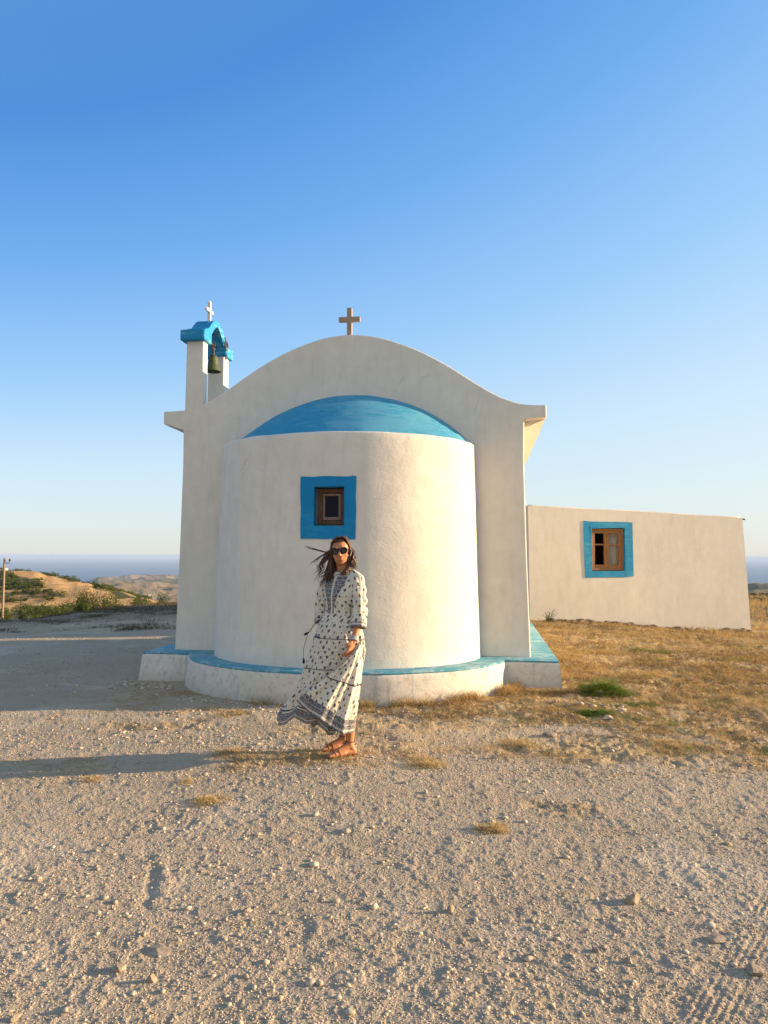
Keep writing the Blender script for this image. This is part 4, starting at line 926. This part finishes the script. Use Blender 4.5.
dl = q.n('ShaderNodeVectorMath', operation='DISTANCE'); q.l(v, dl.inputs[0]); dl.inputs[1].default_value = H(0, -.094, -.053)
c = q.mix(q.mr(dl.outputs['Value'], .010, .022, .55, 0), c, (.40, .11, .07))
M['skin'] = q.fin(c, .5, q.bump(q.noise(v, 90, 4), .15, .002), Subsurface_Weight=.12, Subsurface_Radius=(.02, .008, .004))
remesh(b, 'body', .0042, 3, person, M['skin'])

# sunglasses
sg = empty('sunglasses', (0, 0, 0)); sg.parent = person
for s_ in (-1, 1):
    m = MB(); ring = []
    for k in range(20):
        a = 2 * math.pi * k / 20; x = .0265 * math.copysign(abs(math.cos(a)) ** .75, math.cos(a)); z = .0225 * math.copysign(abs(math.sin(a)) ** .8, math.sin(a)) + .004 * math.cos(a) * s_
        ring.append((s_ * .033 + x, z + .008, x * s_))
    def P_(r, f, y): return H(s_ * .033 + (r[0] - s_ * .033) * f, y + max(0, r[2]) * .25, .008 + (r[1] - .008) * f)
    fr = [P_(r, 1, -.100) for r in ring]; bk = [P_(r, 1, -.094) for r in ring]
    m.add(fr + bk, [tuple(range(20)), tuple(range(39, 19, -1))] + [(i, i + 20, (i + 1) % 20 + 20, (i + 1) % 20) for i in range(20)]); m.build('lens', M['lens'] if 'lens' in M else M.setdefault('lens', NM('dark_lens').fin((.012, .008, .007), .12, Specular_IOR_Level=.5)), sg)
    rp = [P_(r, 1.05, -.097) for r in ring]; m = MB().tube(rp + [rp[0]], .0028, 6, False)
    m.tube([H(s_ * .060, -.088, .016), H(s_ * .078, -.05, .014), H(s_ * .080, .015, .008)], .0028, 6); m.build('rim', M.setdefault('frame', simple('black_plastic', (.012, .01, .01), .35)), sg, merge=False)
MB().tube([H(-.010, -.098, .014), H(0, -.101, .017), H(.010, -.098, .014)], .003, 6).build('bridge', M['frame'], sg)

# hair: a cap over the skull with locks and blown strands
q = NM('dark_hair'); v = q.co(); n_ = q.noise(q.map(v, (60, 60, 12)), 3, 5, .7); c = q.mix(q.mr(n_, .35, .7), (.020, .010, .006), (.13, .055, .026))
M['hair'] = q.fin(c, .45, q.bump(n_, .6, .004), Specular_IOR_Level=.5)
hr_ = np.random.RandomState(3); m = MB()
# cap
nu, nv = 40, 20; vv_ = []; 
for j in range(nv + 1):
    th = math.pi * .70 * j / nv
    for i in range(nu):
        ph = 2 * math.pi * i / nu; d = Vector((math.sin(th) * math.cos(ph), math.sin(th) * math.sin(ph), math.cos(th)))
        front = max(0, -d.y)
        r_ = 1.0 + .03 * math.sin(ph * 9 + th * 5) * math.sin(th)
        x, y, z = .076 * d.x * r_, .026 + .094 * d.y * r_, .024 + .092 * d.z * r_
        if d.z < .62 and front > .22 and abs(d.x) < .86: y = min(max(y, -.052), .2); 
        if front > .3 and z < .070 : z = max(z, .078); 
        vv_.append(H(x, y, z))
m.add(vv_, [(j * nu + i, (j + 1) * nu + i, (j + 1) * nu + (i + 1) % nu, j * nu + (i + 1) % nu) for j in range(nv) for i in range(nu)])
def lock(p0, p1, p2, p3, r, n=9, curl=.0, ph=0, seg=12):
    p0, p1, p2, p3 = map(Vector, (p0, p1, p2, p3)); pts = []; rr = []
    for k in range(seg + 1):
        t = k / seg; p = p0 * (1 - t) ** 3 + p1 * 3 * t * (1 - t) ** 2 + p2 * 3 * t * t * (1 - t) + p3 * t ** 3
        p = p + Vector((math.sin(ph + t * 14), math.cos(ph + t * 11), math.sin(ph * 2 + t * 9) * .5)) * curl * t
        pts.append(p); rr.append(r * (1 - t) ** .5 * (.7 + .5 * math.sin(math.pi * min(1, t * 1.2))) + .0006)
    m.tube(pts, rr, 5)
U = hr_.uniform
# from the parting down both temples
for i in range(26):
    t = i / 25; lock(H(.012 - .02 * t, -.030 + .09 * t, .112 - .004 * t), H(-.054, -.024 + .09 * t, .116), H(-.080, -.024 + .1 * t, .05), H(-.078 - U(0, .01), -.00 + .08 * t, -.04), .009, curl=.003, ph=U(0, 6))
    lock(H(.012, -.030 + .09 * t, .112), H(.056, -.024 + .09 * t, .116), H(.080, -.022 + .1 * t, .05), H(.078 + U(0, .01), .01 + .07 * t, -.035), .009, curl=.003, ph=U(0, 6))
# curly mass on the sunlit side, ending at the shoulder
for i in range(46):
    y0 = U(-.01, .08); a = U(-.03, .02); lock(H(.074, y0, U(-.02, .05)), H(.098 + a, y0, -.05), H(.098 + a, y0 - .03, -.10), H(.075 + U(-.035, .035), y0 - .07, -.125 + U(-.04, .02)), U(.005, .009), curl=.020, ph=U(0, 6), seg=18)
# heavier hair on the far side, blown left and down over the shoulder
for i in range(60):
    y0 = U(-.0, .08); a = U(-.015, .03); e_ = Vector((-.11 + U(-.045, .05), -.03 + U(-.07, .06), 1.335 + U(-.06, .06)))
    lock(H(-.076, y0, U(-.04, .05)), H(-.092 + a, y0 - .01, -.07), Vector((-.085 + a, -.04 + U(-.04, .04), 1.42)), e_, U(.006, .010), curl=.014, ph=U(0, 6))
for i in range(26): lock(H(U(-.05, .05), .09, U(-.04, .04)), H(U(-.06, .06), .12, -.08), Vector((U(-.08, .07), .11, 1.40)), Vector((U(-.10, .08), .10, 1.32 + U(-.05, .05))), .011, curl=.01, ph=U(0, 6))
for i in range(26): lock(H(-.070, U(.0, .07), U(-.06, .0)), H(-.072, U(.02, .08), -.08), Vector((-.045 + U(-.03, .03), .02, 1.43)), Vector((-.07 + U(-.03, .04), -.03 + U(-.05, .03), 1.36)), .009, curl=.008, ph=U(0, 6))
# locks falling over the collar in front
for i in range(16): lock(H(.06, -.03, -.09), Vector((.07 + U(-.03, .03), -.10, 1.43)), Vector((.045 + U(-.02, .02), -.125, 1.40)), Vector((.02 + U(-.03, .04), -.135, 1.385 + U(-.02, .02))), .008, curl=.008, ph=U(0, 6))
# flying strands
for i in range(16):
    k = U(0, 1); up = i < 9; tip = Vector((-.275 + U(-.01, .05), -.02, (1.60 if up else 1.47) + U(-.012, .012)))
    if not up: tip.x = -.235 + U(-.01, .04)
    mid = Vector((-.16, -.03, (1.575 if up else 1.535) + U(-.008, .008)))
    lock(H(-.075, -.01, .0 + U(-.02, .02)), Vector((-.10, -.03, 1.55)), mid, tip, U(.0016, .0038), curl=.004, ph=U(0, 6), seg=16)
for i in range(24): lock(H(-.075, U(-.03, .06), U(-.06, .03)), H(-.13 + U(-.02, .01), 0, -.03 + U(-.03, .03)), Vector((-.14 + U(-.04, .02), -.02, 1.46 + U(-.03, .03))), Vector((-.165 + U(-.04, .04), U(-.06, .05), 1.37 + U(-.06, .06))), U(.0015, .004), curl=.018, ph=U(0, 6), seg=16)
m.build('hair', M['hair'], person, True, merge=False)

# dress cloth material: UV in metres, extra attributes choose trims
def cloth_mat(name):
    q = NM(name); uv = q.n('ShaderNodeUVMap', uv_map='UVMap').outputs[0]; s = q.sep(uv)
    base = q.mix(q.mr(q.noise(q.co(), 9, 4), .3, .7), (.72, .665, .55), (.82, .77, .66))
    # teardrop motifs in staggered rows and small spots between them
    vr = q.n('ShaderNodeTexVoronoi', voronoi_dimensions='2D'); vr.inputs['Scale'].default_value = 1; vr.inputs['Randomness'].default_value = .35
    q.l(q.map(uv, (23, 17, 1), rot=(0, 0, .78)), vr.inputs['Vector'])
    r1 = q.sep(vr.outputs['Color'])[0]
    thr = q.math('MULTIPLY_ADD', r1, .13, .12); mot = q.math('LESS_THAN', vr.outputs['Distance'], thr)
    inner = q.math('MULTIPLY', q.math('LESS_THAN', vr.outputs['Distance'], q.math('MULTIPLY', thr, .42)), q.math('GREATER_THAN', r1, .5))
    colr = q.mix(q.math('GREATER_THAN', r1, .2), (.16, .07, .05), (.022, .028, .045))
    c = q.mix(q.math('MULTIPLY', mot, .92), base, colr); c = q.mix(inner, c, (.22, .22, .24))
    vs = q.n('ShaderNodeTexVoronoi', voronoi_dimensions='2D'); vs.inputs['Randomness'].default_value = .6; vs.inputs['Scale'].default_value = 34; q.l(uv, vs.inputs['Vector'])
    sm = q.math('MULTIPLY', q.math('LESS_THAN', vs.outputs['Distance'], .13), q.math('GREATER_THAN', q.sep(vs.outputs['Color'])[1], .45)); c = q.mix(q.math('MULTIPLY', sm, .85), c, (.05, .04, .04))
    # dense navy embroidery
    br = q.n('ShaderNodeTexVoronoi', voronoi_dimensions='2D', distance='CHEBYCHEV'); br.inputs['Randomness'].default_value = .5; br.inputs['Scale'].default_value = 62; q.l(uv, br.inputs['Vector'])
    wv = q.n('ShaderNodeTexWave', wave_type='BANDS', bands_direction='Y'); wv.inputs['Scale'].default_value = 9; wv.inputs['Distortion'].default_value = 2; wv.inputs['Detail Scale'].default_value = 12; q.l(uv, wv.inputs['Vector'])
    lace = q.math('MAXIMUM', q.math('GREATER_THAN', br.outputs['Distance'], .40), q.math('GREATER_THAN', wv.outputs['Fac'], .88))
    emb = q.mix(q.math('MULTIPLY', lace, .65), (.105, .115, .155), (.52, .49, .44))
    c = q.mix(q.attr('emb'), c, emb); c = q.mix(q.attr('plain'), c, base); c = q.mix(q.attr('cord'), c, (.03, .03, .05))
    q.fin(c, .85, q.bump(q.noise(q.co(), 30, 4, .6), .35, .006), Specular_IOR_Level=.15, Sheen_Weight=.1)
    tr = q.n('ShaderNodeBsdfTranslucent'); q.l(c, tr.inputs[0]); ms = q.n('ShaderNodeMixShader'); ms.inputs[0].default_value = .22
    q.l(q.b.outputs[0], ms.inputs[1]); q.l(tr.outputs[0], ms.inputs[2]); q.l(ms.outputs[0], q.o.inputs[0]); return q.m
M['cloth'] = cloth_mat('printed_cotton')
def grid_obj(name, P, closed, attrs, parent, uvs=None, thick=.003, mat=None):
    nr_, nc = P.shape[:2]; idx = np.arange(nr_ * nc).reshape(nr_, nc)
    if closed: a = idx[:-1]; b_ = idx[1:]; F = np.stack([a, np.roll(a, -1, 1), np.roll(b_, -1, 1), b_], -1).reshape(-1, 4)
    else: F = np.stack([idx[:-1, :-1], idx[:-1, 1:], idx[1:, 1:], idx[1:, :-1]], -1).reshape(-1, 4)
    me = np_mesh(name, P.reshape(-1, 3), [F])
    d = np.linalg.norm(np.diff(P, axis=0), axis=2); Vv = np.concatenate([np.zeros((1, nc)), np.cumsum(d, 0)]).mean(1, keepdims=True).repeat(nc, 1)
    Pn = np.concatenate([P, P[:, :1]], 1) if closed else P
    e = np.linalg.norm(np.diff(Pn, axis=1), axis=2); e = np.maximum(e, 1e-4); Uu = np.concatenate([np.zeros((nr_, 1)), np.cumsum(e, 1)], 1); me_u = Uu[nr_ // 2] if uvs is None else uvs
    Uu = Uu - Uu[:, Uu.shape[1] // 2:Uu.shape[1] // 2 + 1]
    uvl = me.uv_layers.new(name='UVMap'); ui = np.empty((len(F), 4, 2), np.float32)
    r_i, c_i = F // nc, F % nc
    if closed:
        wrap = (c_i[:, 0] == nc - 1)
        cc = c_i.copy(); cc[wrap, 1] = nc; cc[wrap, 2] = nc
    else: cc = c_i
    ui[..., 0] = Uu[r_i, cc]; ui[..., 1] = Vv[r_i, np.minimum(c_i, nc - 1)]
    uvl.data.foreach_set('uv', ui.ravel())
    for k in ('emb', 'plain', 'cord'): fattr(me, k, attrs.get(k, np.zeros((nr_, nc))).ravel())
    o = link(name, me, mat or M['cloth'], parent, True)
    if thick: sm = o.modifiers.new('thickness', 'SOLIDIFY'); sm.thickness = thick; sm.offset = 0
    return o
dress = None
NC = 260; th_ = np.linspace(0, 2 * math.pi, NC, endpoint=False)
# z, cx, cy, a (across), b (front to back), turn, fold amplitude
RG = [(1.408, .026, -.004, .070, .062, 37, 0), (1.400, .026, -.004, .088, .068, 37, 0), (1.385, .026, -.002, .125, .078, 37, 0), (1.355, .022, -.002, .156, .092, 37, 0), (1.30, .018, 0, .158, .110, 37, .01), (1.22, .014, -.004, .150, .124, 37, .02), (1.14, .006, -.002, .128, .108, 37, .03), (1.085, .0, 0, .122, .104, 36, .03),
      (1.06, -.002, 0, .136, .112, 34, .04), (.99, -.004, 0, .175, .132, 30, .05), (.90, -.006, 0, .205, .138, 24, .055), (.80, -.015, .005, .222, .138, 18, .06), (.68, -.050, .02, .225, .136, 12, .07), (.56, -.085, .03, .228, .134, 6, .08), (.44, -.135, .04, .240, .134, 0, .09), (.34, -.185, .05, .250, .136, -4, .105), (.27, -.222, .055, .255, .138, -8, .12), (.225, -.235, .06, .245, .136, -10, .13)]
zz = np.array([r[0] for r in RG]); tt = np.linspace(0, 1, 190); pr = np.concatenate([[0], np.cumsum(np.abs(np.diff(zz)))]); pr /= pr[-1]
col_ = [np.interp(tt, pr, [r[k] for r in RG]) for k in range(7)]
ker = np.array([1, 2, 3, 4, 3, 2, 1.]); ker /= ker.sum()
for k in range(1, 7): p_ = np.pad(col_[k], 3, 'edge'); col_[k] = np.convolve(p_, ker, 'valid')
Zc, Xc, Yc, Ac, Bc, Tc, Fc = [c_[:, None] for c_ in col_]
T_ = th_[None, :]; ph_ = Zc * 3
fold = np.sin(13 * T_ + 4 * np.sin(T_ + ph_ * .3) + ph_ * .8) * .55 + np.sin(21 * T_ - ph_ * 1.2 + 1.3) * .3 + np.sin(7 * T_ + ph_ + .5) * .5 + .35 * fbm(T_ * 3 + 0 * Zc, Zc * 5 + 0 * T_, 3, 33)
rad_ = 1 + Fc * fold
lx = Ac * np.cos(T_) * rad_; ly = Bc * np.sin(T_) * rad_; tr_ = -Tc * math.pi / 180
Xd = Xc + lx * np.cos(tr_) - ly * np.sin(tr_); Yd_ = Yc + lx * np.sin(tr_) + ly * np.cos(tr_)
hem_lift = sst(.5, .225, Zc) * (.035 * np.sin(T_ * 3 + .8) + .05 * np.cos(T_ - math.pi) * 1.0 + .02 * np.sin(T_ * 8))
Zd = Zc + hem_lift + 0 * T_
P = np.stack([Xd, Yd_, Zd], -1)
front = np.angle(np.exp(1j * (T_ - 1.5 * math.pi))) * Bc * 1.35      # signed distance from the front centre, about metres
zrow_ = Zc + 0 * T_
emb = ((np.abs(front + .012) < .100 - .062 * sst(1.34, 1.10, zrow_)) & (np.abs(front) > .009) & (zrow_ > 1.085) & (zrow_ < 1.375)).astype(float)
emb = np.maximum(emb, ((zrow_ < .315)).astype(float) * 1.0)
plain = (((np.abs(front) <= .009) & (zrow_ > 1.085) & (zrow_ < 1.375)) | ((zrow_ < .335) & (zrow_ > .315)) | ((zrow_ < .256) & (zrow_ > .246))).astype(float)
cord = ((np.abs(zrow_ - .895 + .02 * front) < .0042) | (np.abs(zrow_ - .655) < .0042) | (np.abs(zrow_ - .335) < .004)).astype(float)
dress = grid_obj('dress', P, True, dict(emb=emb * (1 - plain), plain=plain, cord=cord), person)

# the windward layer gathered in her hand, fanning out to the hem
nr_, nc = 110, 120; s_ = np.linspace(0, 1, nc)[None, :]; t_ = np.linspace(0, 1, nr_)[:, None]
def bez(pts, t):
    p = [np.array(a, float) for a in pts]; t = t[..., None]
    if len(p) == 3: return p[0] * (1 - t) ** 2 + p[1] * 2 * t * (1 - t) + p[2] * t * t
    return p[0] * (1 - t) ** 3 + p[1] * 3 * t * (1 - t) ** 2 + p[2] * 3 * t * t * (1 - t) + p[3] * t ** 3
Ledge = bez([(.085, -.235, .77), (.0, -.235, .68), (-.14, -.245, .60), (-.315, -.225, .46)], t_[:, 0])
Redge = bez([(.180, -.12, .88), (.205, -.12, .60), (.145, -.11, .42), (.130, -.105, .178)], t_[:, 0])
S3 = s_[..., None]; Lp = Ledge[:, None, :]; Rp = Redge[:, None, :]
P = Lp * (1 - S3) + Rp * S3
bulge = np.sin(math.pi * s_) * (.04 + .05 * t_)
P[..., 1] += -bulge * .9; P[..., 0] += bulge * .25
fo = (np.sin(s_ * 17 + 1.5 * np.sin(t_ * 2.5) + .6) * .6 + np.sin(s_ * 31 - t_ * 2) * .35 + .6 * fbm(s_ * 5 + 0 * t_, t_ * 2 + 0 * s_, 3, 12)) * (.005 + .022 * t_)
P[..., 1] -= fo; P[..., 0] += fo * .55
P[..., 2] += -.012 * np.sin(s_ * 9 + 1) * t_ - .055 * np.sin(math.pi * s_) * t_ ** 2
zl = t_ + 0 * s_
emb = ((zl > .865)).astype(float); plain = ((zl > .972) & (zl < .98)).astype(float); cord = ((np.abs(zl - .50 + .05 * s_) < .009) | (np.abs(zl - .862) < .007) | (np.abs(zl - .04) < .0)).astype(float)
sp_ = grid_obj('skirt_panel', P, False, dict(emb=emb * (1 - plain), plain=plain, cord=cord), dress)

# sleeves
def sleeve(pts, rs_, name, cuff):
    pts = [Vector(p) for p in pts]; n = 60; out = []
    cum = [0]; 
    for a_, b_ in zip(pts[:-1], pts[1:]): cum.append(cum[-1] + (b_ - a_).length)
    N = 72; nc = 64; P = np.zeros((N, nc, 3)); pa = None
    f_ = lambda u_, k: float(np.interp(u_ * cum[-1], cum, [p[k] for p in pts]))
    cen = np.array([[f_(i / (N - 1), k) for k in range(3)] for i in range(N)]); 
    for k in range(3): p_ = np.pad(cen[:, k], 6, 'reflect', reflect_type='odd'); cen[:, k] = np.convolve(p_, np.ones(13) / 13, 'valid')
    for i in range(N):
        u_ = i / (N - 1); t = Vector(cen[min(i + 1, N - 1)] - cen[max(i - 1, 0)]).normalized(); a_ = pa or Vector((1, 0, 0)); a_ = (a_ - t * a_.dot(t)).normalized(); pa = a_; b_ = t.cross(a_)
        r = float(np.interp(u_ * cum[-1], cum, rs_))
        for k in range(nc):
            q_ = 2 * math.pi * k / nc; fo = 1 + (.05 + .10 * u_) * (math.sin(6 * q_ + u_ * 5) * .5 + math.sin(11 * q_ - u_ * 9) * .3) + .09 * math.sin(u_ * 34 + 2 * math.sin(q_ + 1)) * math.sin(math.pi * min(1, u_ * 1.1))
            P[i, k] = cen[i] + np.array((a_ * math.cos(q_) + b_ * math.sin(q_)) * r * fo)
    zl = np.linspace(0, 1, N)[:, None] + np.zeros((1, nc)); qk = (np.arange(nc) / nc)[None] + 0 * zl
    emb = ((np.abs(qk - .72) < .055) & (zl < .93)).astype(float) * .8 + (zl > .97)
    return grid_obj(name, P, True, dict(emb=np.clip(emb, 0, 1), cord=(np.abs(zl - .93) < .008).astype(float)), dress)
sleeve([(.085, -.045, 1.385), (.138, -.085, 1.352), (.154, -.108, 1.22), (.160, -.120, 1.10), (.150, -.155, .985)], [.045, .056, .056, .058, .056], 'sleeve', 1)
sleeve([(-.05, .06, 1.385), (-.105, .095, 1.352), (-.135, .115, 1.22), (-.150, .13, 1.10), (-.145, .10, 1.00)], [.045, .058, .060, .062, .060], 'sleeve', 1)

# bracelet, sandals, blown ties
m = MB(); wv_ = (WRL - ELL).normalized(); c0 = WRL - wv_ * .012
a_ = Vector((0, 1, 0)); a_ = (a_ - wv_ * a_.dot(wv_)).normalized(); b_ = wv_.cross(a_)
for o_ in (-.010, 0, .010): m.tube([c0 + wv_ * o_ + (a_ * math.cos(q_) + b_ * math.sin(q_)) * .029 for q_ in np.linspace(0, 2 * math.pi, 21)], .0055, 6, False)
m.build('bracelet', simple('silver_beads', (.45, .45, .48), .4, .4, 160), person, True, merge=False)
M['leather'] = simple('tan_leather', (.16, .07, .035), .6, .3, 40)
for (d, s, g0), an in ((FL, ANL), (FR, ANR)):
    sd_ = empty('sandal', (0, 0, 0)); sd_.parent = person; ol = []
    for k in range(28):
        a_ = 2 * math.pi * k / 28; w_ = .040 if math.cos(a_) > 0 else .031; ol.append(g0 + d * (.068 + .130 * math.cos(a_)) + s * w_ * math.copysign(abs(math.sin(a_)) ** .8, math.sin(a_)))
    lo = [(p.x, p.y, -.010) for p in ol]; hi = [(p.x, p.y, .004) for p in ol]
    MB().add(lo + hi, [tuple(range(27, -1, -1)), tuple(range(28, 56))] + [(i, (i + 1) % 28, (i + 1) % 28 + 28, i + 28) for i in range(28)]).build('sole', M['leather'], sd_)
    m = MB()
    def strap(f, hgt, wd, r=.0045): m.tube([g0 + d * (f + .012 * math.sin(q_)) + s * wd * math.cos(q_) + Vector((0, 0, max(0, math.sin(q_)) * hgt + .004)) for q_ in np.linspace(0, math.pi, 12)], r, 5)
    strap(.125, .034, .038); strap(.09, .044, .036)
    m.tube([g0 + d * .145 + s * .02 + Vector((0, 0, .02)), g0 + d * .10 + Vector((0, 0, .045)), g0 + d * .045 + Vector((0, 0, .075)), an + d * .032 + Vector((0, 0, .03))], .004, 5)
    m.tube([an + Vector((0, 0, .022)) + (d * math.cos(q_) + s * math.sin(q_)) * .0355 for q_ in np.linspace(0, 2 * math.pi, 17)], .004, 5, False); m.build('strap', M['leather'], sd_, merge=False)
for path in ([(-.13, -.11, 1.06), (-.20, -.13, 1.0), (-.215, -.14, .955), (-.235, -.15, .945)], [(-.14, -.10, 1.05), (-.235, -.13, .95), (-.27, -.14, .82), (-.268, -.14, .745)]):
    m = MB().tube(path, .0018, 5); e_ = Vector(path[-1]); dd_ = (e_ - Vector(path[-2])).normalized(); m.tube([e_ - dd_ * .01, e_ + dd_ * .012, e_ + dd_ * .034], [.003, .010, .008], 8); m.build('tassel_tie', M['frame'], dress, merge=False)
